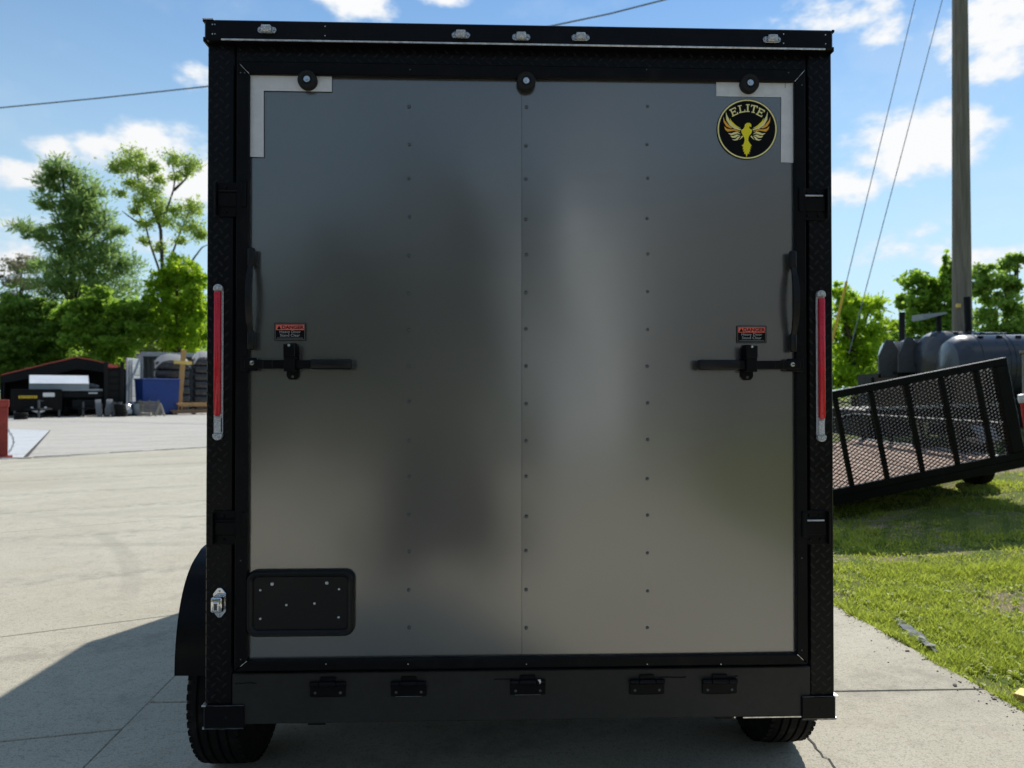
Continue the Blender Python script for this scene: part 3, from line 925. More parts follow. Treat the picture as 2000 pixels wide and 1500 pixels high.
        q(0.08, 0.845, 0.92, 0.885, y1, M['print_grey'], 'small_print')

    # ---- round emblem
    ye = yd - 0.0068
    K = 300 / 1452.0
    def E(u, v, y=ye): return L(1340 + u * K, 130 + v * K, y)
    def ring(r, n=56, squash=1.0): return [E(577 + r * math.cos(2 * math.pi * k / n), 592 + r * math.sin(2 * math.pi * k / n)) for k in range(n)]
    em = MB(); em.prism(ring(285), ye, ye + 0.0007); eo = em.build('round_emblem', M['print_black'], T)
    outer, inner = ring(280), ring(267)
    n = len(outer)
    rg = bpy.data.meshes.new('emblem_ring')
    rg.from_pydata([(p[0], ye - 0.0004, p[1]) for p in outer + inner], [], [(i, (i + 1) % n, n + (i + 1) % n, n + i) for i in range(n)])
    link('emblem_ring', rg, M['print_cream'], eo)
    glyphs = {
        'E': [(-29, -40, -14, 40), (-38, -40, 34, -28), (-38, 28, 34, 40), (-20, -7, 16, 6), (24, -40, 34, -16), (24, 18, 34, 40), (10, -14, 18, 13)],
        'L': [(-25, -40, -10, 40), (-36, -40, 6, -30), (-36, 28, 34, 40), (24, 14, 34, 40)],
        'I': [(-8, -40, 8, 40), (-20, -40, 20, -30), (-20, 30, 20, 40)],
        'T': [(-8, -40, 8, 40), (-36, -40, 36, -28), (-36, -40, -26, -16), (26, -40, 36, -16), (-18, 30, 18, 40)]}
    for (ch, cx, cy, rot) in (('E', 452, 428, -25), ('L', 526, 400, -11), ('I', 583, 393, 0), ('T', 640, 402, 12), ('E', 704, 434, 27)):
        mb = MB(); a = R(rot); c, s = math.cos(a), math.sin(a)
        for i, (u0, v0, u1, v1) in enumerate(glyphs[ch]):
            pts = [E(cx + u * c - v * s, cy + u * s + v * c) for u, v in ((u0 * .9, v0 * .92), (u1 * .9, v0 * .92), (u1 * .9, v1 * .92), (u0 * .9, v1 * .92))]
            mb.add([(p[0], ye - 0.0004 - 0.00004 * i, p[1]) for p in pts], [(0, 1, 2, 3)])
        mb.build('letter', M['print_cream'], eo)
    body = [(540, 590), (552, 570), (556, 548), (575, 533), (600, 532), (614, 545), (618, 570), (608, 572), (602, 560), (597, 572), (600, 588), (626, 600),
            (616, 630), (600, 650), (590, 670), (588, 700), (600, 722), (622, 750), (608, 748), (617, 765), (604, 762), (612, 785), (600, 780), (606, 808), (594, 802), (597, 828),
            (583, 822), (571, 857), (560, 822), (548, 828), (552, 802), (538, 806), (546, 780), (532, 782), (541, 760), (524, 745), (541, 738), (552, 705), (552, 680), (536, 650), (524, 625), (520, 600)]
    flat([E(*p) for p in body], ye - 0.0007, 'bird_body', M['print_yellow'], eo)
    feathers = [([(375, 425), (392, 470), (425, 530), (470, 570), (520, 594), (512, 604), (455, 588), (410, 556), (380, 505)], 'print_cream'),
                ([(350, 472), (366, 512), (400, 552), (440, 580), (420, 586), (380, 566), (355, 525)], 'print_orange'),
                ([(360, 565), (385, 586), (420, 594), (460, 592), (505, 610), (512, 620), (455, 606), (418, 612), (390, 616), (370, 596)], 'print_orange'),
                ([(413, 487), (432, 518), (472, 556), (520, 586), (495, 580), (450, 560), (420, 525)], 'print_yellow'),
                ([(395, 630), (430, 632), (455, 620), (482, 614), (518, 642), (485, 632), (460, 642), (425, 651)], 'print_cream'),
                ([(418, 656), (450, 656), (478, 642), (512, 652), (490, 657), (465, 674), (435, 674)], 'print_cream'),
                ([(432, 690), (465, 688), (490, 664), (516, 657), (502, 674), (488, 695), (460, 701)], 'print_cream'),
                ([(498, 696), (514, 676), (528, 652), (540, 662), (520, 682)], 'print_cream')]
    for i, (pts, mt) in enumerate(feathers):
        for s in (1, -1):
            flat([E(u if s > 0 else 1147 - u, v) for u, v in pts], ye - 0.0004 - 0.00005 * i, 'feather', M[mt], eo)

    # ---- bar locks with hasp and bolt
    def barlock(x_in, x_out, yb, hx, h0, h1, bolt):
        y0 = -0.012
        s = 1 if x_in > x_out else -1
        zc = L(1000, yb, -0.05)[1]
        xi = L(x_in, yb, -0.05)[0]; xo = L(x_out, yb, -0.03)[0]; xg = L(x_in + (-82 if s > 0 else 82), yb, -0.05)[0]
        # strap from hinge lug to hasp, then a thicker grip
        k = MB(); k.box((min(xo, xg), -0.046, zc - 0.0145), (max(xo, xg), -0.036, zc + 0.0145), 0.002)
        ko = k.build('bar_lock', M['black_paint'], T)
        g_ = MB(); g_.box((min(xg, xi), -0.058, zc - 0.0175), (max(xg, xi), -0.030, zc + 0.0175), 0.007, None, 2); g_.build('grip', M['black_plastic'], ko, True, 0.9)
        for q_ in (0.28, 0.42):
            xr = xo + (xg - xo) * q_
            c_ = MB(); c_.box((xr - 0.002, -0.0475, zc - 0.0146), (xr + 0.002, -0.0455, zc + 0.0146)); c_.build('ridge', M['black_matte'], ko)
        xh = L(hx, yb, -0.05)[0]; zt_ = L(hx, h0, -0.05)[1]; zb_ = L(hx, h1, -0.05)[1]
        w = 0.021
        hp = MB()
        hp.prism([(xh - w, zb_ + 0.012), (xh - w * .6, zb_), (xh + w * .6, zb_), (xh + w, zb_ + 0.012), (xh + w, zt_ - 0.014), (xh + w * .6, zt_), (xh - w * .6, zt_), (xh - w, zt_ - 0.014)], -0.014, -0.004, 0.001)
        hp.box((xh - w * .85, -0.060, zc - 0.021), (xh + w * .85, -0.047, zc + 0.021), 0.003)
        hp.box((xh - w * .85, -0.060, zc + 0.0185), (xh + w * .85, -0.012, zc + 0.024), 0.001)
        hp.box((xh - w * .85, -0.060, zc - 0.024), (xh + w * .85, -0.012, zc - 0.0185), 0.001)
        ho_ = hp.build('hasp', M['black_trim'], ko)
        tab = MB(); tab.box((xh - w * .9, -0.062, zc + 0.024), (xh + w * .9, -0.056, zt_ - 0.006), 0.002); tab.build('hasp_tab', M['black_paint'], ko)
        for zz in (zt_ - 0.010, zb_ + 0.010):
            r_ = MB(); r_.lathe([(0, -0.003), (0.0035, -0.0025), (0.005, 0.0)], 8, Matrix.Translation((xh, -0.0142 if zz < zc else -0.0622, zz))); r_.build('screw', M['zinc'] if zz > zc else M['grey_dark'], ho_)
        xb_, zb2 = L(bolt[0], bolt[1], -0.048)
        bo = MB(); bo.lathe([(0, -0.005), (0.0075, -0.0045), (0.0092, 0.0)], 20, Matrix.Translation((xb_, -0.046, zb2))); b_ = bo.build('bolt', M['chrome'], ko)
        sl = MB(); sl.box((xb_ - 0.002, -0.0516, zb2 - 0.0015), (xb_ + 0.008, -0.0508, zb2 + 0.0015)); sl.build('bolt_slot', M['black_matte'], b_)
        # hinge lug standing on the frame
        lg = MB(); lx = L(bolt[0] - 14 * s, yb, -0.03)[0]
        lg.box((min(lx, xb_) - 0.012, -0.036, zc - 0.022), (max(lx, xb_) + 0.012, -0.0215, zc + 0.022), 0.002); lg.build('hinge_lug', M['black_paint'], ko)
    barlock(688, 480, 712, 566, 669, 741, (492, 709))
    barlock(1363, 1560, 712, 1467, 672, 742, (1548, 712))

    # ---- grab handles on the trim, curved outward
    def grab(px, y0, y1, s):
        mb = MB()
        za, zb_ = L(px, y0, -0.04)[1], L(px, y1, -0.04)[1]
        x = L(px, 600, -0.04)[0]
        pts = []
        for k in range(13):
            t = k / 12
            pts.append(Vector((x, -0.032 - 0.034 * math.sin(math.pi * min(1, max(0, (t - 0.12) / 0.76))) ** 0.8, za + (zb_ - za) * t)))
        for i in range(len(pts) - 1):
            a, b = pts[i], pts[i + 1]
            w = 0.008 + (0.002 if 2 < i < 9 else 0)
            mb.add([a + Vector((-w, 0, 0)), a + Vector((w, 0, 0)), b + Vector((w, 0, 0)), b + Vector((-w, 0, 0)),
                    a + Vector((-w, 0.011, 0)), a + Vector((w, 0.011, 0)), b + Vector((w, 0.011, 0)), b + Vector((-w, 0.011, 0))],
                   [(0, 1, 2, 3), (7, 6, 5, 4), (0, 4, 5, 1), (2, 6, 7, 3), (1, 5, 6, 2), (3, 7, 4, 0)])
        ho_ = mb.build('grab_handle', M['black_plastic'], T, True, 0.8)
        for zc in (za - 0.028, zb_ + 0.028):
            f = MB(); f.box((x - 0.012, -0.040, zc - 0.032), (x + 0.012, -0.0215, zc + 0.032), 0.006, None, 2); f.build('handle_foot', M['black_plastic'], ho_, True, 0.9)
    grab(489, 485, 681, -1)
    grab(1551, 491, 685, 1)

    # ---- vertical tail-light strips
    def taillight(px, ytop, ybot, redtop, redbot):
        yb = -0.006
        x = L(px, 700, yb)[0]; zt_, zb_ = L(px, ytop, yb)[1], L(px, ybot, yb)[1]
        w = 0.0155
        bs = MB(); bs.box((x - w, yb, zb_ + 0.020), (x + w, -0.0005, zt_ - 0.020), 0.002)
        bo = bs.build('tail_light', M['lens_white'], T)
        za, zc = L(px, redtop, -0.02)[1], L(px, redbot, -0.02)[1]
        r_ = MB(); pts = []
        ww = 0.0110
        for k in range(9):
            a = math.pi * k / 8; pts.append((x + ww * math.cos(a) * -1, zc + ww - ww * math.sin(a)))
        pts += [(x + ww, za), (x - ww, za)]
        r_.prism(pts, -0.020, yb - 0.0002, 0.004)
        r_.build('red_lens', M['lens_red'], bo, True, 0.9)
        dots = MB()
        for k in range(17):
            zz = zc + 0.02 + (za - zc - 0.04) * k / 16
            dots.lathe([(0, -0.0018), (0.0022, -0.0012), (0.0030, 0.0004)], 8, Matrix.Translation((x + 0.001, -0.0201, zz)))
        tag(dots.build('lens_studs', M['lens_red'], bo, True), kind='stuff')
        c_ = MB(); c_.box((x - 0.011, -0.013, zb_ + 0.022), (x + 0.011, yb - 0.0002, zc - 0.003), 0.002); co_ = c_.build('clear_lens', M['lens_white'], bo)
        e_ = MB(); e_.box((x + 0.0105, -0.0105, zb_ + 0.026), (x + 0.0128, yb - 0.0003, zc - 0.006)); e_.build('lens_edge', M['black_matte'], co_)
        for zc2, sg in ((zt_ - 0.012, 1), (zb_ + 0.012, -1)):
            m_ = MB(); pts = []
            for k in range(9):
                a = math.pi * k / 8; pts.append((x + w * math.cos(a), zc2 + sg * (w * 0.85 * math.sin(a))))
            pts += [(x - w, zc2 - sg * 0.009), (x + w, zc2 - sg * 0.009)]
            m_.prism(pts, -0.016, -0.0008, 0.002)
            mo = m_.build('end_cap', M['lens_clear'], bo)
            sc = MB(); sc.lathe([(0, -0.004), (0.0045, -0.003), (0.0058, 0)], 8, Matrix.Translation((x, -0.0165, zc2))); sc.build('screw', M['zinc'], mo)
    taillight(426.5, 556, 859, 569, 813)
    taillight(1603, 568, 862, 582, 819)

    # ---- door hold-back brackets on the posts
    def bracket(xa, ya, xb, yb, side):
        a = L(xa, ya, -0.03); b = L(xb, yb, -0.03)
        mb = MB()
        zt_, zb_ = a[1], b[1]; x0_, x1_ = min(a[0], b[0]), max(a[0], b[0])
        zm = zt_ - (zt_ - zb_) * 0.36; zn = zt_ - (zt_ - zb_) * 0.72
        mb.box((x0_, -0.008, zb_), (x1_, -0.0023, zt_), 0.0015)
        mb.box((x0_ + 0.004, -0.015, zn), (x1_ - 0.004, -0.0075, zm + 0.006), 0.003)
        xo = x0_ if side < 0 else x1_
        mb.box((xo - 0.003, -0.026, zb_ + 0.004), (xo + 0.003, -0.003, zt_ - 0.004), 0.001)
        xi = x1_ if side < 0 else x0_
        mb.box((xi - 0.008, -0.030, zn - 0.004), (xi + 0.010, -0.0075, zt_ - 0.002), 0.003)
        bo = mb.build('hinge_bracket', M['black_trim'], T)
        for u, v in ((0.30, 0.15), (0.70, 0.15), (0.32, 0.86), (0.72, 0.86)):
            s = MB(); s.lathe([(0, -0.005), (0.004, -0.004), (0.0055, 0)], 8, Matrix.Translation((x0_ + (x1_ - x0_) * u, -0.008, zt_ - (zt_ - zb_) * v)))
            s.build('bolt_head', M['black_paint'], bo)
        p_ = MB(); p_.tube([(x0_ + 0.010, -0.018, zm + 0.010), (x1_ - 0.016, -0.018, zm + 0.010)], 0.0035, 8)
        p_.build('pin', M['galvanised'] if side > 0 else M['black_paint'], bo)
    bracket(419, 352, 474, 420, -1); bracket(413, 1000, 474, 1066, -1)
    bracket(1566, 363, 1619, 427, 1); bracket(1572, 999, 1622, 1066, 1)

    # ---- licence-plate light
    xl, zl = L(425.5, 1180, -0.02)
    pl = MB()
    hh = 0.052
    pl.prism([(xl - 0.022, zl - 0.030), (xl - 0.006, zl - 0.050), (xl + 0.006, zl - 0.050), (xl + 0.022, zl - 0.030), (xl + 0.022, zl + 0.030), (xl + 0.006, zl + 0.050), (xl - 0.006, zl + 0.050), (xl - 0.022, zl + 0.030)], -0.006, -0.0023, 0.0015)
    po = pl.build('plate_light', M['chrome'], T)
    hd = MB(); hd.box((xl - 0.019, -0.036, zl - 0.026), (xl + 0.019, -0.0062, zl + 0.026), 0.006, None, 2); ho = hd.build('hood', M['chrome'], po, True, 0.8)
    lw = MB(); lw.box((xl - 0.010, -0.0385, zl - 0.020), (xl + 0.008, -0.0358, zl + 0.012), 0.003); lo_ = lw.build('light_window', M['chrome'], ho)
    lw = MB(); lw.box((xl - 0.006, -0.0395, zl - 0.015), (xl + 0.004, -0.0386, zl + 0.006), 0.0004); lw.build('lens', M['grey_dark'], ho)
    for s in (-1, 1):
        sc = MB(); sc.lathe([(0, -0.003), (0.003, -0.002), (0.004, 0)], 8, Matrix.Translation((xl, -0.0062, zl + s * 0.040))); sc.build('screw', M['zinc'], po)

    # ---- licence-plate holder
    a = L(480, 1115, -0.02); b = L(692, 1243, -0.02)
    def rr(x0_, z0_, x1_, z1_, r_, n=6):
        out = []
        for (cx, cz, a0) in ((x1_ - r_, z1_ - r_, 0), (x0_ + r_, z1_ - r_, 90), (x0_ + r_, z0_ + r_, 180), (x1_ - r_, z0_ + r_, 270)):
            for k in range(n + 1):
                t = R(a0 + 90 * k / n); out.append((cx + r_ * math.cos(t), cz + r_ * math.sin(t)))
        return out
    loops = [(0.0, 0.033, -0.0045), (0.0015, 0.033, -0.020), (0.006, 0.030, -0.026), (0.014, 0.026, -0.026), (0.021, 0.018, -0.021), (0.024, 0.016, -0.013)]
    vs = []; fs = []
    for (ins, r_, y) in loops:
        vs += [(p[0], y, p[1]) for p in rr(a[0] + ins, b[1] + ins, b[0] - ins, a[1] - ins, r_)]
    m_ = 28
    for j in range(len(loops) - 1):
        for i in range(m_): fs.append((j * m_ + i, j * m_ + (i + 1) % m_, (j + 1) * m_ + (i + 1) % m_, (j + 1) * m_ + i))
    fs.append(tuple((len(loops) - 1) * m_ + i for i in range(m_)))
    ph = MB(); ph.add(vs, fs); pho = ph.build('plate_holder', M['black_plastic'], T, True, 0.7)
    for px, py, r_ in ((531, 1141, 0.0062), (638, 1139, 0.0062), (508, 1153, 0.0045), (662, 1151, 0.0045), (559, 1182, 0.0045), (614, 1179, 0.0045), (508, 1209, 0.0045), (661, 1206, 0.0045)):
        x, z = L(px, py, -0.015)
        s = MB(); s.lathe([(0, -0.003), (r_ * .7, -0.0025), (r_, 0)], 10, Matrix.Translation((x, -0.0132, z))); s.build('screw', M['white_screw'], pho)

    # ---- sill plate, hinges, corner steps
    xa = posts[0][2] + 0.001; xb = posts[1][1] - 0.001
    zt_ = L(1000, 1308)[1]; zb_ = L(1000, 1406)[1]
    s = MB(); s.box((xa, -0.004, zb_), (xb, 0.10, zt_ - 0.001), 0.003); sill = s.build('sill_plate', M['sill_paint'], T)
    e_ = MB(); e_.box((L(1450, 1400)[0], -0.0075, zb_ - 0.003), (xb, -0.0042, zb_ + 0.001)); e_.build('worn_edge', M['bare_metal'], sill)
    for px, py in ((640, 1343), (798, 1342), (1031, 1339), (1264, 1338), (1406, 1337)):
        x, z = L(px, py, -0.012)
        h = MB(); h.box((x - 0.060, -0.011, z - 0.032), (x + 0.060, -0.0042, z + 0.006), 0.002)
        h.box((x - 0.026, -0.012, z + 0.012), (x + 0.026, -0.0042, z + 0.034), 0.002)
        ho_ = h.build('hinge', M['black_trim'], T)
        for (u0, u1, r_) in ((-0.060, -0.029, 0.0085), (-0.028, 0.028, 0.0095), (0.029, 0.060, 0.0085)):
            k = MB(); k.lathe([(0, u0), (r_ * .8, u0), (r_, u0 + 0.002), (r_, u1 - 0.002), (r_ * .8, u1), (0, u1)], 14, Matrix.Translation((x, -0.014, z + 0.012)), 'x'); k.build('knuckle', M['black_paint'], ho_, True, 0.6)
        for u in (-0.042, 0.042):
            k = MB(); k.lathe([(0, -0.002), (0.004, -0.0015), (0.005, 0)], 8, Matrix.Translation((x + u, -0.0112, z - 0.018))); k.build('screw', M['grey_dark'], ho_)
        wl = MB()
        for (za_, x0_, x1_) in ((z - 0.0335, x - 0.045, x + 0.045),):
            wl.tube([(x0_, -0.005, za_), (x0_ + 0.03, -0.006, za_ + 0.0005), (x1_, -0.005, za_)], 0.0016, 5)
        wl.build('weld_bead', M['galvanised'] if px in (798, 1031) else M['black_trim'], ho_)
    # chipped paint on the middle hinge
    x, z = L(1053, 1331, -0.024)
    ch = MB(); ch.prism([(x - 0.005, z + 0.006), (x + 0.004, z + 0.007), (x + 0.007, z), (x + 0.003, z - 0.009), (x, z - 0.002)], -0.0245, -0.0238); ch.build('paint_chip', M['white_screw'], sill)
    # weld seam across the sill
    z = L(1000, 1326)[1]
    for (u0, u1) in ((-0.10, -0.03), (0.47, 0.56), (0.66, 0.74), (-0.97, -0.90)):
        pts = [(u0 + (u1 - u0) * k / 6, -0.0045, z + 0.002 * random.uniform(-1, 1)) for k in range(7)]
        wl = MB(); wl.tube(pts, 0.0022, 5); wl.build('weld_bead', M['black_matte'], sill)
    for (xa_, ya_, xb_, yb_) in ((397, 1379, 476, 1423), (1566, 1361, 1633, 1405)):
        a = L(xa_, ya_, -0.012); b = L(xb_, yb_, -0.012)
        c = MB(); c.box((a[0], -0.012, b[1]), (b[0], 0.11, a[1]), 0.004); co_ = c.build('corner_step', M['black_paint'], T)
        for (p, q_) in (((a[0], a[1]), (b[0], a[1])), ((a[0], b[1]), (b[0], b[1]))):
            pts = [Vector((p[0] + (q_[0] - p[0]) * k / 10, -0.0123, p[1] + 0.0008 * random.uniform(-1, 1))) for k in range(11)]
            w = MB(); w.tube(pts, [0.0006 + 0.0011 * random.random() for _ in pts], 5); w.build('worn_edge', M['grey_dark'], co_)
        xx = a[0] if xa_ < 1000 else b[0]
        w = MB(); w.box((xx - 0.006, -0.0135, a[1] - 0.003), (xx + 0.008, 0.02, a[1] + 0.002), 0.0008); w.build('bare_corner', M['bare_metal'], co_)
        w = MB(); w.box((xx - 0.003, -0.0135, b[1] - 0.001), (xx + 0.003, -0.006, b[1] + 0.007), 0.0008); w.build('bare_corner', M['bare_metal'], co_)
        hl = MB(); hl.lathe([(0, -0.001), (0.004, -0.001), (0.005, 0)], 10, Matrix.Translation(((a[0] + b[0]) / 2 + 0.008, -0.0121, (a[1] + b[1]) / 2))); hl.build('drain_hole', M['black_matte'], co_)

    # ---- wheels and fenders
    RT, WT = 0.345, 0.215
    def wheel(xo, yc, s):
        xc = xo - s * WT / 2
        prof = []
        hw = WT / 2
        # tread with grooves and rounded shoulders
        prof += [(0.20, -hw + 0.02), (0.24, -hw + 0.004), (0.285, -hw), (0.315, -hw + 0.006), (0.332, -hw + 0.018), (RT - 0.003, -hw + 0.032)]
        g = [-0.052, -0.018, 0.018, 0.052]
        for c in g: prof += [(RT, c - 0.0055), (RT - 0.009, c - 0.004), (RT - 0.009, c + 0.004), (RT, c + 0.0055)]
        prof += [(RT - 0.003, hw - 0.032), (0.332, hw - 0.018), (0.315, hw - 0.006), (0.285, hw), (0.24, hw - 0.004), (0.20, hw - 0.02)]
        mt = Matrix.Translation((xc, yc, RT - 0.004))
        t = MB(); t.lathe(prof, 72, mt, 'x', closed=False)
        wo = t.build('tyre', M['tire'], T, True, 0.5)
        # shoulder lugs
        lg = MB()
        for sd in (-1, 1):
            for k in range(60):
                a = 2 * math.pi * k / 60
                mm = mt @ Matrix.Rotation(a, 4, 'X') @ Matrix.Translation((sd * (hw - 0.024), 0, RT - 0.0085))
                lg.box((-0.010, -0.011, -0.004), (0.010, 0.011, 0.005), 0.0, mm)
        tag(lg.build('tread_lugs', M['tire'], wo), kind='stuff')
        rm = MB(); rm.lathe([(0.0, s * 0.05), (0.06, s * 0.055), (0.08, s * 0.03), (0.17, s * 0.02), (0.20, s * 0.075), (0.205, s * 0.09), (0.198, -s * 0.09), (0.05, -s * 0.07), (0, -s * 0.07)], 32, mt, 'x')
        rm.build('rim', M['galvanised'], wo, True, 0.5)
    for yc in (0.62, 1.46):
        wheel(-1.266, yc, -1); wheel(1.225, yc + 0.10, 1)
        ax = MB(); ax.tube([(-1.06, yc, 0.36), (1.02, yc + 0.10, 0.36)], 0.032, 10); ax.build('axle', M['black_matte'], T)
    prof = [(0.238, 0.475), (0.243, 0.56), (0.262, 0.66), (0.300, 0.755), (0.36, 0.83), (0.44, 0.875), (0.56, 0.90), (1.04, 0.905), (1.52, 0.90), (1.64, 0.875), (1.72, 0.83), (1.78, 0.755), (1.82, 0.66), (1.84, 0.56), (1.845, 0.475)]
    fine = []
    for i in range(len(prof) - 1):
        p0, p1, p2, p3 = (prof[min(max(i + k, 0), len(prof) - 1)] for k in (-1, 0, 1, 2))
        for t in (0, 0.25, 0.5, 0.75):
            fine.append(tuple(0.5 * (2 * p1[c] + (p2[c] - p0[c]) * t + (2 * p0[c] - 5 * p1[c] + 4 * p2[c] - p3[c]) * t * t + (3 * p1[c] - p0[c] - 3 * p2[c] + p3[c]) * t ** 3) for c in (0, 1)))
    prof = fine + [prof[-1]]
    for s, xin, xo in ((-1, XL - 0.004, -1.275), (1, XR + 0.004, 1.175)):
        f = MB(); th = 0.012
        inner = [(p[0] + (th if p[0] < 1.04 else -th), p[1] - (th if p[1] > 0.6 else 0)) for p in prof]
        n = len(prof)
        for (x0_, x1_) in ((xin, xo),):
            vs = [(x0_, p[0], p[1]) for p in prof] + [(x1_, p[0], p[1]) for p in prof] + [(x0_, p[0], p[1]) for p in inner] + [(x1_, p[0], p[1]) for p in inner]
            fs = []
            for i in range(n - 1):
                fs += [(i, i + 1, n + i + 1, n + i), (2 * n + i, 3 * n + i, 3 * n + i + 1, 2 * n + i + 1), (n + i, n + i + 1, 3 * n + i + 1, 3 * n + i), (i, 2 * n + i, 2 * n + i + 1, i + 1)]
            fs += [(0, n, 3 * n, 2 * n), (n - 1, 3 * n - 1, 4 * n - 1, 2 * n - 1)]
            f.add(vs, fs)
        # outer lip turned down
        lip = MB(); vs = [(xo + s * 0.004, p[0], p[1]) for p in prof] + [(xo + s * 0.004, p[0] + (0.03 if p[0] < 1.04 else -0.03), p[1] - (0.035 if p[1] > 0.6 else 0)) for p in prof]
        vs2 = [(v[0] - s * 0.006, v[1], v[2]) for v in vs]
        fs = []
        for i in range(n - 1): fs += [(i, i + 1, n + i + 1, n + i), (2 * n + i, 3 * n + i, 3 * n + i + 1, 2 * n + i + 1), (i, 2 * n + i, 2 * n + i + 1, i + 1)]
        lip.add(vs + vs2, fs)
        fo = f.build('fender', M['black_paint'], T, True, 0.8)
        lip.build('fender_lip', M['black_paint'], fo, True, 0.8)


build_trailer()

# ------------------------------------------------------------------ trees
def leaf_mesh(name, groups, mat, parent, seed, clump=(0.16, 0.34)):
    """groups: (centre, (rx, ry, rz), leaves, length, width, clusters, mode)"""
    rng = np.random.default_rng(seed)
    V = []
    for (c, r, n, ll, lw, k, mode) in groups:
        c = np.array(c); r = np.array(r)
        d = rng.normal(size=(k, 3)); d /= np.linalg.norm(d, axis=1)[:, None]
        rad = rng.random(k) ** 0.45
        cc = d * rad[:, None]
        idx = rng.integers(0, k, n)
        csz = clump[0] + clump[1] * rng.random(k)
        off = rng.normal(size=(n, 3)) * csz[idx][:, None] * 0.62
        p = c + (cc[idx] + off) * r
        size = ll * (0.6 + 0.8 * rng.random(n))
        if mode == 'feather':
            u = off + np.array([0, 0, 0.10]) + rng.normal(size=(n, 3)) * 0.20
            u[:, 2] += 0.05
        else:
            u = rng.normal(size=(n, 3))
        u /= np.linalg.norm(u, axis=1)[:, None] + 1e-9
        w = rng.normal(size=(n, 3))
        v = np.cross(u, w); v /= np.linalg.norm(v, axis=1)[:, None] + 1e-9
        wd = size * (lw / ll)
        a = p - u * size[:, None] * 0.5; b = p + v * wd[:, None] * 0.5; e = p + u * size[:, None] * 0.5; f = p - v * wd[:, None] * 0.5
        V.append(np.stack([a, b, e, f], 1).reshape(-1, 3))
    V = np.concatenate(V); n = len(V) // 4
    me = bpy.data.meshes.new(name)
    me.vertices.add(len(V)); me.vertices.foreach_set('co', V.astype(np.float32).ravel())
    me.loops.add(len(V)); me.loops.foreach_set('vertex_index', np.arange(len(V), dtype=np.int32))
    me.polygons.add(n); me.polygons.foreach_set('loop_start', np.arange(0, len(V), 4, dtype=np.int32))
    me.polygons.foreach_set('loop_total', np.full(n, 4, dtype=np.int32))
    me.update(calc_edges=True)
    return link(name, me, mat, parent)


TREE_SEED = [100]
FAR = [1.7]


def tree_px(name, label, cat, Y, base_px, blobs, mat, leaf=(0.26, 0.13), dens=1.0, mode='leaf', trunk=None, limbs=None, tr=0.22, group=None, base_z=0.0, autolimbs=True, clump=(0.16, 0.34), kk=1.0):
    """a tree drawn in photograph pixels at depth Y: blobs (px, py, rx, ry)"""
    TREE_SEED[0] += 1; rs = random.Random(TREE_SEED[0])
    S = FAR[0]; Y *= S; tr *= S; leaf = (leaf[0] * S, leaf[1] * S)      # the wood stands well behind the yard
    k = Y / F
    b = at(base_px, 750, Y); base = Vector((b.x, Y, base_z))
    root = empty(name, base); tag(root, label, cat, group)
    groups = []; cents = []
    for (px, py, rx, ry) in blobs:
        dy = rs.uniform(-0.5, 0.5) * rx * k
        c = at(px, py, Y); c.y += dy; c = c - base
        r = (rx * k, rx * k * 0.9, ry * k)
        area = rx * ry * k * k / (S * S)
        n = int(dens * 620 * area ** 0.85) + 60
        groups.append((tuple(c), r, n, leaf[0], leaf[1], max(7, int(kk * (10 + area * 3.0))), mode)); cents.append(c)
    leaf_mesh('crown', groups, mat, root, TREE_SEED[0], clump)
    tb = MB()
    if trunk: pts = [at(p[0], p[1], Y) - base for p in trunk]
    else:
        top = max(cents, key=lambda c: c.z)
        pts = [Vector((0, 0, -0.1)), Vector((0.1, 0.1, top.z * 0.35)), Vector((top.x * 0.5, top.y * .4, top.z * 0.65)), Vector((top.x, top.y, top.z))]
    n = len(pts)
    tb.tube(pts, [tr * (1 - 0.85 * i / (n - 1)) + 0.02 for i in range(n)], 8)
    for lm in (limbs or []):
        q = [at(p[0], p[1], Y) - base + Vector((0, rs.uniform(-.3, .3), 0)) for p in lm]
        tb.tube(q, [tr * 0.55 * (1 - 0.8 * i / (len(q) - 1)) + 0.015 for i in range(len(q))], 6)
    if autolimbs:
        for c in cents:
            j = min(range(n), key=lambda i: (pts[i] - Vector((0, 0, 0))).length if False else abs(pts[i].z - c.z * 0.72))
            s = pts[j]
            m = s.lerp(c, 0.55) + Vector((rs.uniform(-.2, .2), rs.uniform(-.2, .2), -0.25))
            tb.tube([s, m, c], [tr * 0.33, tr * 0.22, 0.02], 5)
    tb.build('trunk', M['bark'], root, True, 1.2)
    return root


# left of the trailer: a wooded edge behind the yard
tree_px('feathery_tree', 'tall feathery dark green tree rising left of the open-crowned tree', 'tree', 56, 143,
        [(118, 338, 34, 26), (97, 362, 24, 22), (142, 362, 36, 28), (182, 382, 24, 22), (96, 396, 24, 16), (135, 402, 34, 24), (168, 404, 34, 20),
         (64, 450, 30, 17), (92, 462, 22, 12), (122, 440, 40, 24), (165, 440, 34, 26), (200, 436, 30, 24), (238, 452, 16, 12), (145, 482, 44, 24), (210, 484, 36, 26),
         (94, 516, 42, 22), (165, 518, 54, 28), (238, 520, 40, 26), (128, 560, 70, 28), (205, 560, 60, 28)],
        M['leaf_feather'], (0.46, 0.095), 1.25, 'feather', clump=(0.20, 0.46), trunk=[(141, 815), (141, 700), (143, 600), (140, 500), (137, 430), (128, 380), (119, 330)],
        limbs=[[(146, 640), (165, 590), (172, 540)], [(141, 560), (110, 530), (90, 515)], [(140, 500), (180, 460), (205, 435)]], tr=0.30)
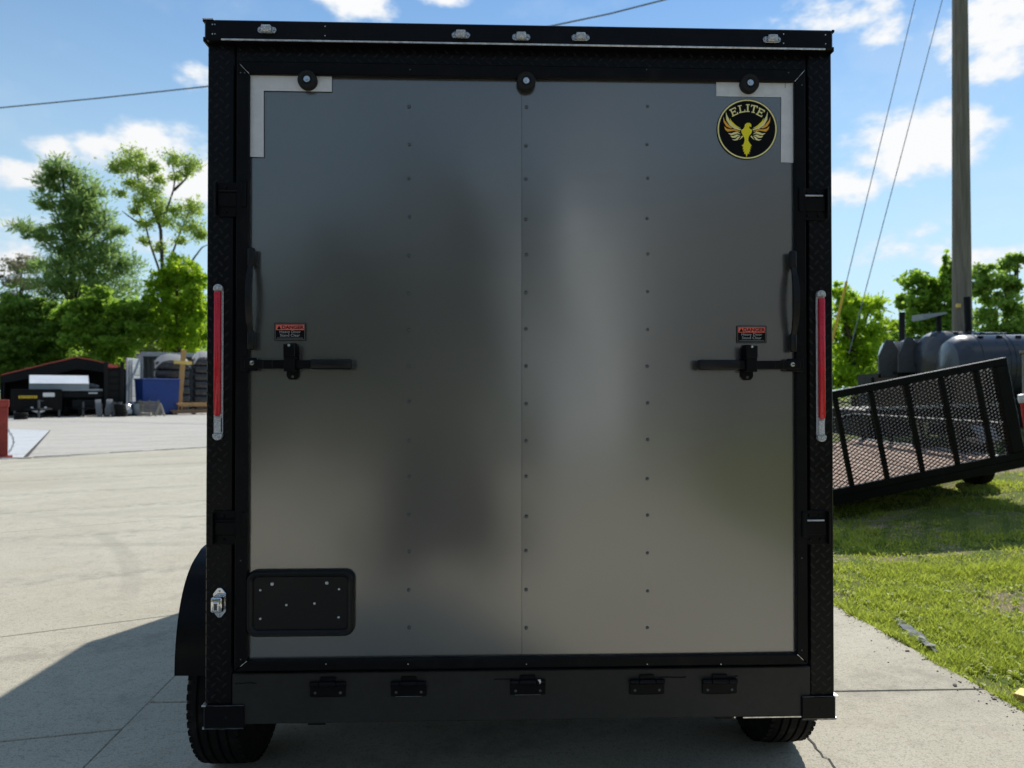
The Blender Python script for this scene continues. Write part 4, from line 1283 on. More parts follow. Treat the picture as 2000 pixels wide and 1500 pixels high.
tree_px('open_crowned_tree', 'tall thin-crowned tree with bare forking limbs beside the trailer', 'tree', 52, 322,
        [(264, 305, 20, 15), (240, 322, 20, 17), (276, 336, 24, 18), (300, 326, 12, 10), (342, 312, 22, 14), (374, 322, 18, 14), (223, 330, 11, 9), (263, 357, 22, 12), (298, 376, 22, 17),
         (233, 378, 13, 8), (276, 394, 18, 13), (308, 408, 24, 18), (319, 428, 26, 12), (352, 410, 19, 15), (380, 402, 16, 17), (374, 446, 26, 18), (363, 338, 14, 9), (342, 345, 10, 9),
         (312, 482, 12, 10), (282, 470, 11, 9), (264, 412, 12, 9), (352, 470, 12, 9), (393, 460, 14, 12), (312, 352, 12, 10), (288, 440, 14, 10)],
        M['leaf_sparse'], (0.20, 0.11), 1.9, 'leaf', clump=(0.34, 0.50), kk=1.2, trunk=[(322, 815), (320, 640), (317, 520), (314, 450), (305, 420), (290, 385), (272, 360), (262, 315)],
        limbs=[[(318, 560), (308, 520), (292, 475), (286, 442), (271, 415), (262, 392)], [(318, 560), (330, 515), (346, 466), (358, 440), (373, 408)], [(305, 420), (326, 415), (340, 372), (342, 345), (334, 318)],
               [(340, 372), (362, 350), (372, 328)], [(318, 600), (352, 540), (380, 500), (394, 483), (406, 478)], [(286, 442), (262, 430), (238, 412)], [(290, 385), (302, 360), (280, 340)]], tr=0.17, autolimbs=False)
tree_px('bright_green_tree', 'bushy bright yellow-green tree next to the trailer edge', 'tree', 50, 345,
        [(338, 520, 38, 24), (372, 536, 34, 30), (312, 552, 30, 26), (350, 572, 44, 30), (388, 590, 28, 36), (318, 598, 36, 30), (362, 620, 46, 34), (395, 650, 26, 36), (300, 620, 22, 24), (345, 660, 50, 26)],
        M['leaf_bright'], (0.25, 0.16), 2.3, clump=(0.12, 0.22), kk=1.5)
tree_px('broad_leafed_tree', 'mid green broad-leafed tree in front of the feathery tree', 'tree', 49, 190,
        [(182, 572, 28, 18), (160, 590, 34, 22), (200, 600, 38, 26), (236, 606, 28, 22), (170, 630, 44, 26), (222, 642, 42, 28), (255, 640, 24, 24), (190, 670, 50, 26), (240, 676, 40, 22), (150, 660, 30, 22), (215, 715, 50, 30), (268, 612, 28, 22), (284, 645, 34, 24), (135, 612, 30, 20)],
        M['leaf_mid'], (0.28, 0.18), 2.1, clump=(0.12, 0.22), kk=1.4)
tree_px('dark_leafed_tree', 'dark green leafy tree at the left end above the carport', 'tree', 50, 50,
        [(22, 590, 40, 18), (62, 606, 30, 18), (0, 620, 40, 26), (52, 632, 44, 24), (98, 630, 38, 22), (20, 660, 44, 26), (75, 664, 50, 26), (118, 672, 40, 24), (40, 696, 60, 24), (110, 702, 50, 22), (-20, 690, 50, 30), (5, 730, 40, 30), (80, 735, 60, 30), (125, 640, 34, 24), (90, 600, 26, 16)],
        M['leaf_dark'], (0.28, 0.18), 2.1, clump=(0.12, 0.22), kk=1.4)
tree_px('brown_twiggy_tree', 'thin brownish half-bare tree at far left above the dark tree', 'tree', 58, 30,
        [(40, 508, 28, 12), (18, 520, 26, 12), (60, 528, 30, 14), (8, 545, 26, 14), (42, 550, 34, 16), (72, 556, 26, 14), (30, 580, 40, 14)],
        M['leaf_brown'], (0.20, 0.09), 1.3)
tree_px('olive_shrub', 'pale olive shrub just above the grey container', 'shrub', 53, 300,
        [(262, 672, 26, 16), (290, 660, 34, 18), (325, 656, 32, 20), (350, 668, 32, 18), (300, 684, 50, 14), (380, 690, 40, 20)],
        M['leaf_olive'], (0.22, 0.11), 1.6, base_z=0)
tree_px('backdrop_tree', 'dense dark tree behind the carport and trailers', 'tree', 62, 130,
        [(60, 640, 110, 50), (190, 620, 110, 50), (330, 640, 110, 60), (60, 720, 120, 60), (200, 720, 120, 60), (340, 720, 120, 60)],
        M['leaf_dark'], (0.5, 0.28), 0.8)

# right of the trailer
FAR[0] = 1.0
tree_px('bright_bush', 'rounded bright yellow-green bush behind the yellow guy-wire guard', 'bush', 26, 1672,
        [(1640, 572, 22, 18), (1668, 584, 34, 26), (1702, 600, 30, 24), (1640, 618, 32, 30), (1682, 632, 40, 32), (1722, 640, 24, 28), (1650, 672, 38, 34), (1700, 686, 42, 34), (1640, 720, 40, 30), (1690, 730, 50, 26), (1600, 640, 34, 50), (1615, 740, 50, 30), (1665, 755, 60, 26), (1735, 690, 24, 30), (1720, 745, 40, 24)],
        M['leaf_bright'], (0.24, 0.09), 2.0, 'feather', base_z=0.3)
tree_px('round_headed_tree', 'round-headed green tree left of the utility pole', 'tree', 36, 1800,
        [(1796, 552, 28, 22), (1826, 570, 28, 24), (1852, 520, 14, 22), (1848, 560, 22, 24), (1786, 590, 32, 24), (1830, 606, 36, 26), (1776, 630, 36, 26), (1822, 648, 44, 28), (1862, 630, 30, 34), (1768, 668, 40, 26), (1840, 690, 60, 30), (1770, 710, 50, 30)],
        M['leaf_mid'], (0.27, 0.17), 2.6, base_z=0.5, clump=(0.16, 0.30), kk=1.4)
tree_px('ragged_tree', 'ragged green tree right of the utility pole', 'tree', 38, 1945,
        [(1926, 532, 24, 18), (1950, 552, 28, 20), (1976, 516, 16, 16), (1990, 505, 14, 12), (1980, 556, 20, 16), (1916, 560, 22, 18), (1944, 590, 34, 20), (1984, 620, 30, 22), (1930, 622, 34, 20), (1966, 650, 44, 22), (2010, 650, 40, 24), (1920, 660, 40, 26), (1985, 690, 60, 34), (1910, 700, 50, 30)],
        M['leaf_right'], (0.26, 0.16), 2.3, base_z=0.5, clump=(0.16, 0.34), kk=1.4)

tree_px('hedge_tree', 'dark leafy tree low behind the smokers and the bright bush', 'tree', 44, 1830,
        [(1640, 700, 60, 40), (1730, 690, 60, 44), (1820, 700, 70, 44), (1910, 700, 70, 40), (2000, 700, 70, 44)], M['leaf_dark'], (0.40, 0.24), 0.9, base_z=0.4)

# behind the camera: unseen things added to shape the door's reflections and block sky
def tree_at(name, label, x, y, h, w, mat, seed):
    root = empty(name, (x, y, 0)); tag(root, label, 'tree')
    rs = random.Random(seed); groups = []
    tb = MB(); tb.tube([(0, 0, -0.1), (0.1, 0, h * .4), (0, 0.1, h * .85)], [0.2, 0.14, 0.03], 8)
    for i in range(11):
        t = 0.25 + 0.75 * i / 10
        c = (rs.uniform(-.5, .5) * w, rs.uniform(-.5, .5) * w, h * t * 0.9)
        groups.append((c, (w * .42, w * .42, h * .14), 520, 0.42, 0.24, 14, 'leaf'))
        tb.tube([(0, 0, c[2] * .7), c], [0.07, 0.02], 5)
    leaf_mesh('crown', groups, mat, root, seed); tb.build('trunk', M['bark'], root)
tree_at('added_tree', 'tall dark tree added unseen behind the viewer, left of the silo, for the door reflection', -0.6, -20, 9.2, 3.6, M['leaf_deep'], 61)
tree_at('added_tree', 'second dark tree added unseen behind the viewer for the door reflection, beside the tallest one', -3.6, -21, 8.0, 3.6, M['leaf_deep'], 62)
tree_at('added_tree', 'low wide tree added unseen at left behind the viewer for the door reflection', -9.0, -22, 5.4, 6.0, M['leaf_deep'], 63)
tree_at('added_tree', 'low tree added unseen farther left behind the viewer for the door reflection', -16.0, -22, 5.6, 7.0, M['leaf_deep'], 64)
tree_at('added_tree', 'broad tree added unseen at far left behind the viewer to block low sky light', -25.0, -16, 9.0, 8.0, M['leaf_deep'], 68)
tree_at('added_tree', 'broad tree added unseen at far right behind the viewer to block low sky light', 24.0, -14, 9.0, 8.0, M['leaf_deep'], 67)


def build_added_shed(name, label, x, y, hw, eave, ridge, depth, wall, roof):
    root = empty(name, (x, y, 0)); tag(root, label, 'building')
    b = MB(); b.prism([(-hw, 0), (hw, 0), (hw, eave), (0, ridge), (-hw, eave)], -depth, 0); b.build('wall', M[wall], root)
    for s in (-1, 1):
        r = MB(); r.prism([(0, ridge + 0.02), (s * (hw + 0.4), eave - 0.13), (s * (hw + 0.4), eave), (0, ridge + 0.15)], -depth - 0.4, 0.4); r.build('roof', M[roof], root)
    d = MB(); d.box((-hw * .4, 0.02, 0), (hw * .4, 0.08, eave * .62), 0.01); do = d.build('door', M[wall], root)
    for i in range(8):
        r = MB(); h = eave * .62 / 8
        r.box((-hw * .39, 0.085, 0.02 + i * h), (hw * .39, 0.11, (i + 1) * h - 0.02), 0.01); r.build('panel', M[wall], do)


build_added_shed('added_shed', 'dark grey metal shed added unseen behind the viewer to darken the door reflection', 9.9, -14, 6.0, 6.2, 8.4, 5.0, 'grey_dark', 'grey_dark')  # unseen shed, added so the door's right half mirrors something dark


def build_added_silo():  # unseen, added as the pale patch mirrored right of the door seam
    root = empty('added_silo', (2.55, -12.5, 0)); tag(root, 'white cylindrical silo added unseen behind the viewer for the bright door reflection', 'silo')
    b = MB(); b.lathe([(0, 0), (1.2, 0), (1.2, 5.2), (1.22, 5.25), (0.25, 6.1), (0, 6.15)], 40, None, 'z'); b.build('shell', M['steel_white'], root, True, 0.4)
    for k in range(5):
        r = MB(); r.lathe([(1.198, 0.6 + k), (1.235, 0.62 + k), (1.235, 0.68 + k), (1.198, 0.70 + k)], 40, None, 'z', closed=True); r.build('hoop', M['grey_paint'], root, True, 0.4)
    for x in (-0.2, 0.2):
        r = MB(); r.tube([(x, 1.28, 0.1), (x, 1.28, 5.4)], 0.02, 6); r.build('ladder_rail', M['galvanised'], root)
    for k in range(16):
        r = MB(); r.tube([(-0.2, 1.28, 0.3 + k * 0.32), (0.2, 1.28, 0.3 + k * 0.32)], 0.014, 6); r.build('rung', M['galvanised'], root)


build_added_silo()


def build_added_pile():  # unseen, added in place of the viewer's dark shape in the door
    root = empty('added_pile', (-0.42, -1.45, 0)); tag(root, 'peaked black tarp pile added unseen behind the viewer for the dark door reflection', 'pile')
    vs = []; fs = []; n, m_ = 28, 12
    for j in range(m_ + 1):
        t = j / m_
        for i in range(n):
            a = 2 * math.pi * i / n
            r = (1 - t) ** 0.8 * (0.62 + 0.07 * noise.noise(Vector((math.cos(a) * 2, math.sin(a) * 2, t * 2)))) + 0.10 * (1 - t)
            vs.append((r * math.cos(a) * 1.15, r * math.sin(a) * 0.8, 1.42 * t + 0.03 * noise.noise(Vector((a * 2, t * 5, 1)))))
    for j in range(m_):
        for i in range(n): fs.append((j * n + i, j * n + (i + 1) % n, (j + 1) * n + (i + 1) % n, (j + 1) * n + i))
    b = MB(); b.add(vs, fs); b.build('tarp', M['black_matte'], root, True, 1.5)
    for (x, y) in ((-0.75, 0.3), (0.7, 0.35), (0.1, 0.62)):
        b = MB(); b.box((x - 0.16, y - 0.08, 0), (x + 0.16, y + 0.08, 0.16), 0.02); b.build('weight_block', M['stone'], root)


build_added_pile()

# ------------------------------------------------------------------ left yard
def stand(name, label, cat, px, turn=0.0, dY=0.0, group=None):
    Y = 42 + 8 * (px - 20) / 380 + dY
    X = (px - 1000) / F * Y
    phi = math.atan2(X, Y)
    root = empty(name, (X, Y, 0), (0, 0, -phi + turn)); tag(root, label, cat, group)
    return root, Y / F * math.cos(phi), Y / F


def ybase(px, dY=0.0): return 765 + F * CAM_H / (42 + 8 * (px - 20) / 380 + dY)


def build_yard_left():
    # carport with a low red roof
    c, w, h = stand('carport', 'low carport with red metal roof and black sheets standing in for its inner shade', 'carport', 128, 0, 3.5)
    prof = [(-116, 736), (-70, 724), (-24, 712), (20, 701), (52, 706), (84, 713), (116, 722)]
    yb = ybase(128, 3.5)
    P = [(x * w, (yb - y) * h) for x, y in prof]
    for nm, sl, mat in (('roof_sheet', slice(0, 4), 'red_roof'), ('roof_sheet', slice(3, 7), 'red_roof')):
        q = P[sl]
        r = MB(); r.prism(q + [(a, b + 0.07) for a, b in reversed(q)], -2.6, 4.0); r.build(nm, M[mat], c)
    q = P
    r = MB(); r.prism(q + [(a * 0.985, b - (0.45 + 0.35 * (1 - abs(a) / 3.6))) for a, b in reversed(q)], -2.5, -2.42); r.build('gable_valance', M['black_matte'], c)
    r = MB(); r.prism([(P[0][0], 0)] + P + [(P[-1][0], 0)], 0.3, 0.36); r.build('dark_back_sheet', M['black_matte'], c)  # black back and side sheets stand in for shade inside the carport
    for i in (0, -1):
        s = MB(); s.box((P[i][0] - 0.03, -2.4, 0.0), (P[i][0] + 0.03, 3.8, P[i][1] - 0.05)); s.build('dark_side_sheet', M['black_matte'], c)
    for x in (P[0][0] + 0.15, 77 * w, P[-1][0] - 0.15):
        s = MB(); zz = (yb - 713) * h if x > 0 and x < P[-1][0] - 0.2 else (yb - 734) * h
        s.tube([(x, -2.45, 0), (x, -2.45, zz)], 0.055, 8); s.build('post', M['black_matte'], c)

    # dump trailer parked nose-out
    d, w, h = stand('dump_trailer', 'black dump trailer parked nose-out under the red-roofed carport', 'trailer', 76, 0, -1.2)
    yb = ybase(76, -1.2)
    Z = lambda y: (yb - y) * h
    b = MB(); b.box((-54 * w, 0, Z(803)), (46 * w, 3.6, Z(760)), 0.02); b.build('dump_body', M['black_paint'], d)
    for x in (-50, -28, -5, 18, 42):
        s = MB(); s.box((x * w - 0.04, -0.06, Z(795)), (x * w + 0.04, -0.003, Z(762)), 0.005); s.build('stake', M['black_paint'], d)
    s = MB(); s.box((-53 * w, -0.08, Z(764)), (45 * w, 0.02, Z(760.5)), 0.01); s.build('top_rim', M['black_trim'], d)

    pl = MB(); pl.box((-40 * w, -0.075, Z(779)), (-2 * w, -0.062, Z(771))); plo = pl.build('name_board', M['black_paint'], d)
    for i in range(9):
        u = -39 + i * 4.1
        g = MB(); g.box((u * w, -0.083, Z(778)), ((u + 2.9) * w, -0.076, Z(772.5)), 0.004); g.build('yellow_mark', M['yellow_guard'], plo)
    s = MB(); s.box((8 * w, -0.07, Z(775)), (31 * w, -0.061, Z(767)), 0.002); s.build('pale_sticker', M['wrap_white'], d)
    t = MB(); t.tube([(-30 * w, 0.0, 0.5), (0, -1.5, 0.5)], 0.07, 6).tube([(30 * w, 0.0, 0.5), (0, -1.5, 0.5)], 0.07, 6); t.build('tongue', M['black_matte'], d)
    j = MB(); j.tube([(0, -1.2, 0), (0, -1.2, 1.05)], 0.06, 8).box((-0.12, -1.32, 0), (0.12, -1.08, 0.03)).tube([(0, -1.2, 1.0), (0.2, -1.3, 1.0)], 0.02, 6); j.build('jack', M['grey_dark'], d)
    hp = MB(); pts = [Vector((math.cos(a) * 0.34, -0.35 + 0.05 * math.sin(3 * a), 0.62 - math.sin(a) * 0.26)) for a in [math.pi * k / 12 for k in range(13)]]
    hp.tube(pts, [0.06 + 0.03 * math.sin(math.pi * k / 12) for k in range(13)], 7); hp.build('hose_loop', M['wrap_white'], d, True)
    for x in (-46, 40):
        wl = MB(); wl.lathe([(0.18, -0.12), (0.33, -0.12), (0.38, -0.08), (0.38, 0.08), (0.33, 0.12), (0.18, 0.12)], 24, Matrix.Translation((x * w, 1.9, 0.38)), 'x'); wl.build('wheel', M['tire'], d, True)
        hs = MB(); hs.box((x * w - 0.05, -0.5, 0), (x * w + 0.05, -0.4, 0.42), 0.01); hs.build('prop_stand', M['grey_dark'], d)

    # long white-fronted box on it
    lb, w, h = stand('long_white_box', 'long white box with grey lower edge lying across the dump trailer', 'box', 117, 0.03, -0.6)
    yb = ybase(117, -0.6); Z = lambda y: (yb - y) * h
    s = MB(); s.prism([(0, Z(761.5)), (1.0, Z(761.5)), (1.0, Z(735)), (0.58, Z(735)), (0, Z(750) - 0.01)], -59 * w, 58 * w, axis='x'); s.build('body', M['grey_paint'], lb)
    s = MB(); s.prism([(-0.10, Z(750)), (0.55, Z(733.6)), (0.60, Z(733.6) + 0.03), (-0.12, Z(750) + 0.04)], -58.5 * w, 57.5 * w, axis='x'); s.build('sloping_lid', M['steel_white'], lb)
    for x in (-40, 40):
        s = MB(); s.box((x * w - 0.1, 0.1, 0), (x * w + 0.1, 0.9, Z(761.5))); s.build('support', M['black_matte'], lb)

    # flat trailer with folded ramp
    f, w, h = stand('flatbed_trailer', 'low black flatbed trailer with grey top rail beside the dump trailer', 'trailer', 163, 0, -1.0)
    yb = ybase(163, -1.0); Z = lambda y: (yb - y) * h
    s = MB(); s.box((-40 * w, 0, Z(776)), (38 * w, 3.8, Z(764)), 0.01); s.build('deck', M['black_matte'], f)
    s = MB(); s.box((-41 * w, -0.08, Z(763.5)), (38 * w, 0.1, Z(759.8)), 0.02); s.build('top_rail', M['grey_paint'], f)
    s = MB(); s.box((-22 * w, -0.3, Z(797)), (22 * w, -0.1, Z(781)), 0.03); s.build('tool_chest', M['black_matte'], f)
    s = MB(); s.box((10 * w, -0.05, Z(769)), (28 * w, -0.006, Z(766.5)), 0.004); s.build('plate', M['wrap_white'], f)
    s = MB(); s.tube([(-8 * w, 0.3, Z(757)), (10 * w, 0.3, Z(752)), (30 * w, 0.3, Z(757))], 0.13, 8); s.build('rolled_tarp', M['wrap_black'], f, True)
    s = MB(); s.tube([(-28 * w, 0, 0.5), (0, -1.0, 0.5), (0, -1.5, 0.5)], 0.07, 6); s.tube([(28 * w, 0, 0.5), (0, -1.0, 0.5)], 0.07, 6); s.build('tongue', M['black_matte'], f)
    for x in (-34, 34):
        wl = MB(); wl.lathe([(0.18, -0.12), (0.33, -0.12), (0.38, -0.08), (0.38, 0.08), (0.33, 0.12), (0.18, 0.12)], 24, Matrix.Translation((x * w, 0.7, 0.38)), 'x'); wl.build('wheel', M['tire'], f, True)
    s = MB(); s.tube([(0, -1.2, 0), (0, -1.2, 0.9)], 0.06, 8); s.build('jack', M['grey_dark'], f)

    # loose pale fenders leaning together
    for i, (px, tilt) in enumerate(((195, -0.10), (210, 0.12))):
        g, w, h = stand('trailer_fender', ('left' if i == 0 else 'right') + ' one of two pale grey curved fenders standing on end', 'fender', px, 0, -2.6, 'loose trailer fenders')
        s = MB(); n = 9
        for k in range(n):
            a0, a1 = [math.pi * (0.04 + 0.50 * (k + q) / n) for q in (0, 1)]
            R0, R1 = 0.95, 0.90
            vs = []
            for a in (a0, a1):
                for rr_ in (R0, R1):
                    for x in (-0.16, 0.16): vs.append((x + tilt * math.sin(a), 0.55 - rr_ * math.cos(a) * 0.75, rr_ * math.sin(a) * 1.12))
            s.add(vs, [(0, 1, 5, 4), (2, 6, 7, 3), (0, 4, 6, 2), (1, 3, 7, 5)] + ([(0, 2, 3, 1)] if k == 0 else []) + ([(4, 5, 7, 6)] if k == n - 1 else []))
        s.build('curved_plate', M['mid_grey'], g, True, 1.0)
        s = MB(); s.box((-0.14, 0.1, 0), (0.14, 0.42, 0.5), 0.03); s.build('bracket', M['beige'], g)

    # black ramp gates standing upright
    g, w, h = stand('upright_ramp', 'tall black steel loading ramp standing upright beside the grey container', 'ramp', 220, 0, -1.6)
    yb = ybase(220, -1.6); Z = lambda y: (yb - y) * h
    for (x, t_) in ((-17, 707), (14, 707)):
        s = MB(); s.box((x * w, 0, 0), (x * w + 0.24, 0.3, Z(t_)), 0.02); s.build('side_rail', M['black_matte'], g)
    s = MB(); s.box((-17 * w + 0.242, 0.12, 0.1), (14 * w - 0.002, 0.2, Z(716))); s.build('panel', M['black_matte'], g)
    for k in range(7):
        s = MB(); s.box((-17 * w + 0.25, 0.06, 0.3 + k * 0.42), (14 * w - 0.01, 0.115, 0.38 + k * 0.42), 0.01); s.build('rung', M['black_paint'], g)
    for (x0, x1) in ((-10, 10),):
        s = MB(); s.box((x0 * w, 0.0, Z(718)), (x1 * w, 0.055, Z(712)), 0.02); s.build('red_cap', M['red_roof'], g)

    # grey shipping container with one door swung open
    c, w, h = stand('shipping_container', 'dark grey open-sided container holding black wrapped bales', 'container', 345, 0.10, 3.5)
    yb = ybase(345, 3.5); Z = lambda y: (yb - y) * h
    xl, xr, zt = -69 * w, 80 * w, Z(689)
    for nm, a, b, mt in (('floor', (xl, 0, 0.05), (xr, 5.5, 0.16), 'grey_dark'), ('back_wall', (xl, 5.4, 0.162), (xr, 5.5, zt), 'grey_dark'),
                         ('end_wall', (xl, 0.1, 0.162), (xl + 0.08, 5.398, zt - 0.1), 'grey_paint'), ('end_wall', (xr - 0.08, 3.1, 0.162), (xr, 5.398, zt - 0.1), 'grey_paint'),
                         ('roof_strip', (xl - 0.05, 4.0, zt + 0.002), (xr + 0.05, 5.55, zt + 0.08), 'grey_paint')):
        s = MB(); s.box(a, b, 0.01); s.build(nm, M[mt], c)
    for i in range(16):
        x = xl + 0.1 + (xr - xl - 0.3) * i / 15
        s = MB(); s.box((x, 5.30, 0.17), (x + 0.16, 5.395, zt - 0.05), 0.02); s.build('corrugation', M['grey_dark'], c)
    s = MB(); s.box((xl - 0.02, -0.06, Z(697)), (xr + 0.02, 0.06, zt), 0.02); s.build('top_beam', M['grey_paint'], c)
    s = MB(); s.box((xl - 0.02, -0.08, 0), (xl + 0.14, 0.08, Z(697) - 0.002), 0.02); s.build('corner_column', M['grey_paint'], c)
    DM = Matrix.Translation((xl - 0.06, -0.1, 0)) @ Matrix.Rotation(R(58), 4, 'Z')
    dw = 1.75
    dr = MB(); dr.box((-dw, -0.05, 0.25), (0, 0.05, Z(703)), 0.02, DM); do = dr.build('open_door', M['pale_grey'], c)
    for k in range(4):
        s = MB(); s.box((-dw + 0.12, -0.075, 0.45 + k * 0.75), (-0.12, -0.052, 1.1 + k * 0.75), 0.02, DM); s.build('door_panel', M['pale_grey'], do)
    for x in (-27, -22):
        s = MB(); s.tube([DM @ Vector((x * 0.055, -0.10, 0.3)), DM @ Vector((x * 0.055, -0.10, Z(706)))], 0.03, 6); s.build('lock_rod', M['galvanised'], do)

    # wrapped bales, two stacks
    for (px, hw, top, n, lab, wr) in ((338, 34, 699, 6, 'left stack of black plastic-wrapped bales under a white sheet, behind the blue dumpster', 1), (398, 19, 693, 7, 'right stack of black plastic-wrapped bales under a white sheet, against the trailer edge', 2)):
        g, w, h = stand('bale_stack', lab, 'bale stack', px, 0.10, 1.4)
        yb = ybase(px, 1.4); H = (yb - top) * h
        z = 0.14
        s = MB(); s.box((-hw * w, 0, 0), (hw * w, 1.4, 0.13)); s.build('pallet', M['plank_wood'], g)
        lay = (H - 0.14 - 0.25) / n
        for k in range(n):
            s = MB(); j = random.uniform(-0.04, 0.04)
            s.box((-hw * w + j, 0.02 + random.uniform(0, .08), z + 0.01), (hw * w + j, 1.4, z + lay - 0.01), min(0.14, lay * 0.34), None, 2); s.build('bale', M['wrap_black'], g, True, 1.2)
            z += lay
        s = MB(); n_ = 10; vs = []; fs = []
        for jx in range(n_ + 1):
            for jy in range(5):
                u = jx / n_ * 2 - 1; v = jy / 4 * 2 - 1
                drop = 0.42 * max(0, abs(u) - 0.55) / 0.45 + 0.50 * max(0, -v - 0.4) / 0.6
                vs.append((u * (hw + 1) * w, 0.7 + v * 0.80, H + 0.16 + 0.16 * (1 - u * u) - drop + 0.05 * noise.noise(Vector((u * 3 + px, v * 3, 0)))))
        for jx in range(n_):
            for jy in range(4): fs.append((jx * 5 + jy, (jx + 1) * 5 + jy, (jx + 1) * 5 + jy + 1, jx * 5 + jy + 1))
        s.add(vs, fs); so = s.build('white_sheet', M['sheet_white'], g, True, 1.5)

    # blue dumpster
    g, w, h = stand('dumpster', 'dark blue steel dumpster in front of the wrapped bales', 'dumpster', 314, 0.30, -1.8)
    yb = ybase(314, -1.8); Z = lambda y: (yb - y) * h
    hw = 38 * w; zt = Z(741); zb = 0.12
    th = 0.05
    out_t = [(-hw, -0.15), (hw, -0.15), (hw, 1.55), (-hw, 1.55)]; out_b = [(-hw * .94, 0), (hw * .94, 0), (hw * .94, 1.4), (-hw * .94, 1.4)]
    for i in range(4):
        a, b = i, (i + 1) % 4
        s = MB(); cx, cy = 0, 0.7
        q = [Vector((*out_b[a], zb)), Vector((*out_b[b], zb)), Vector((*out_t[b], zt - (0.0))), Vector((*out_t[a], zt))]
        nrm = (q[1] - q[0]).cross(q[3] - q[0]).normalized(); cen = sum(q, Vector()) / 4
        if nrm.dot(Vector((0, 0.7, 1)) - cen) < 0: nrm = -nrm
        s.add(q + [p + nrm * th for p in q], [(0, 1, 2, 3), (4, 7, 6, 5), (0, 4, 5, 1), (1, 5, 6, 2), (2, 6, 7, 3), (3, 7, 4, 0)]); s.build('side_panel', M['blue_paint'], g)
        s = MB(); s.tube([q[2], q[3]], 0.06, 6); s.build('rim', M['blue_paint'], g)
    s = MB(); s.box((-hw * .9, 0.04, zb), (hw * .9, 1.36, zb + 0.05)); s.build('floor', M['blue_paint'], g)
    for x in (-0.7, 0.6):
        s = MB(); s.box((x * hw, 0.02, 0), (x * hw + 0.12, 1.38, zb - 0.002)); s.build('skid', M['black_matte'], g)
        s = MB(); s.box((x * hw, -0.16, zb + 0.1), (x * hw + 0.10, -0.10, zb + 0.9), 0.01); 
    # wooden cross-shaped post standing in it
    g, w, h = stand('wooden_post', 'pale timber post with a short cross piece standing in the blue dumpster', 'post', 349, 0.1, -0.6)
    yb = ybase(349, -0.6); Z = lambda y: (yb - y) * h
    s = MB(); s.box((-0.16, -0.06, 0.2), (0.16, 0.06, Z(683)), 0.01, Matrix.Rotation(R(4), 4, 'Y')); s.build('upright', M['pine_wood'], g)
    s = MB(); s.box((-16 * w, -0.13, Z(711)), (20 * w, -0.062, Z(704.5)), 0.01, Matrix.Rotation(R(3), 4, 'Y')); s.build('cross_piece', M['yellow_paint'], g)

    # lumber pile
    g, w, h = stand('lumber_pile', 'pile of brown boards on the ground at the trailer edge', 'lumber', 378, 0.12, -2.2)
    z = 0.0
    for k in range(3):
        s = MB(); s.box((-34 * w + k * 1.1, 0.1, 0), (-34 * w + k * 1.1 + 0.12, 1.2, 0.10)); s.build('bearer', M['plank_wood'], g)
    for lv in range(6):
        for q in range(4):
            s = MB(); off = random.uniform(-0.25, 0.25)
            zz = 0.105 + lv * 0.075 + (0.22 if lv > 2 else 0)
            s.box((-38 * w + off + (0.35 if lv > 2 else 0), q * 0.3, zz), (36 * w + off, q * 0.3 + 0.27, zz + 0.065), 0.005); s.build('board', M['plank_wood'] if lv < 3 else M['pine_wood'], g)
    for k in range(2):
        s = MB(); s.box((-24 * w + k * 1.6, 0.1, 0.333), (-24 * w + k * 1.6 + 0.1, 1.1, 0.54)); s.build('spacer', M['plank_wood'], g)

    # engine and bin
    g, w, h = stand('pump_engine', 'small grey pump engine with hoses in front of the grey container door', 'engine', 251, 0.2, -2.6)
    s = MB(); s.box((-0.5, 0, 0.0), (0.5, 0.6, 0.08)); s.build('base_frame', M['black_matte'], g)
    s = MB(); s.box((-0.35, 0.1, 0.082), (0.25, 0.5, 0.45), 0.06, None, 2); s.build('engine_block', M['galvanised'], g, True)
    s = MB(); s.lathe([(0, -0.2), (0.18, -0.2), (0.22, -0.15), (0.22, 0.1), (0.15, 0.16), (0, 0.16)], 18, Matrix.Translation((-0.08, 0.05, 0.55))); s.build('flywheel_cover', M['stainless'], g, True)
    s = MB(); s.tube([(0.1, 0.3, 0.45), (0.15, 0.3, 0.75), (0.35, 0.2, 0.80)], 0.06, 8); s.build('exhaust', M['galvanised'], g, True)
    s = MB(); pts = [(-0.5 + 0.35 * math.cos(a), -0.2 + 0.12 * math.sin(a), 0.3 + 0.28 * math.sin(a + 1)) for a in [k * 0.5 for k in range(14)]]; s.tube(pts, 0.035, 6); s.build('hose', M['beige'], g, True)
    g, w, h = stand('plastic_bin', 'grey plastic bin left of the blue dumpster', 'bin', 271, 0.1, -2.4)
    s = MB(); s.lathe([(0, 0.0), (0.24, 0.0), (0.27, 0.02), (0.33, 0.78), (0.31, 0.78), (0.25, 0.06), (0, 0.06)], 18, None, 'z'); s.build('tub', M['grey_paint'], g, True, 0.8)
    s = MB(); s.lathe([(0.30, 0.79), (0.36, 0.79), (0.36, 0.86), (0.2, 0.93), (0, 0.95)], 18, Matrix.Rotation(R(12), 4, 'Y'), 'z'); s.build('lid', M['grey_dark'], g, True, 0.8)
    g, w, h = stand('trestle', 'small drab folding trestle in front of the blue dumpster', 'trestle', 314, 0.2, -4.0)
    for s_ in (-1, 1):
        for y in (0, 0.35):
            s = MB(); s.tube([(s_ * 0.26, y, 0), (s_ * 0.03, y * .6 + .05, 0.72)], 0.035, 6); s.build('leg', M['beige'], g)
    s = MB(); s.box((-0.07, -0.02, 0.722), (0.07, 0.4, 0.80), 0.01); s.build('top_bar', M['beige'], g)
    g, w, h = stand('rope_coil', 'yellowish rope coil on the ground at the foot of the dumpster', 'rope', 285, 0, -3.6)
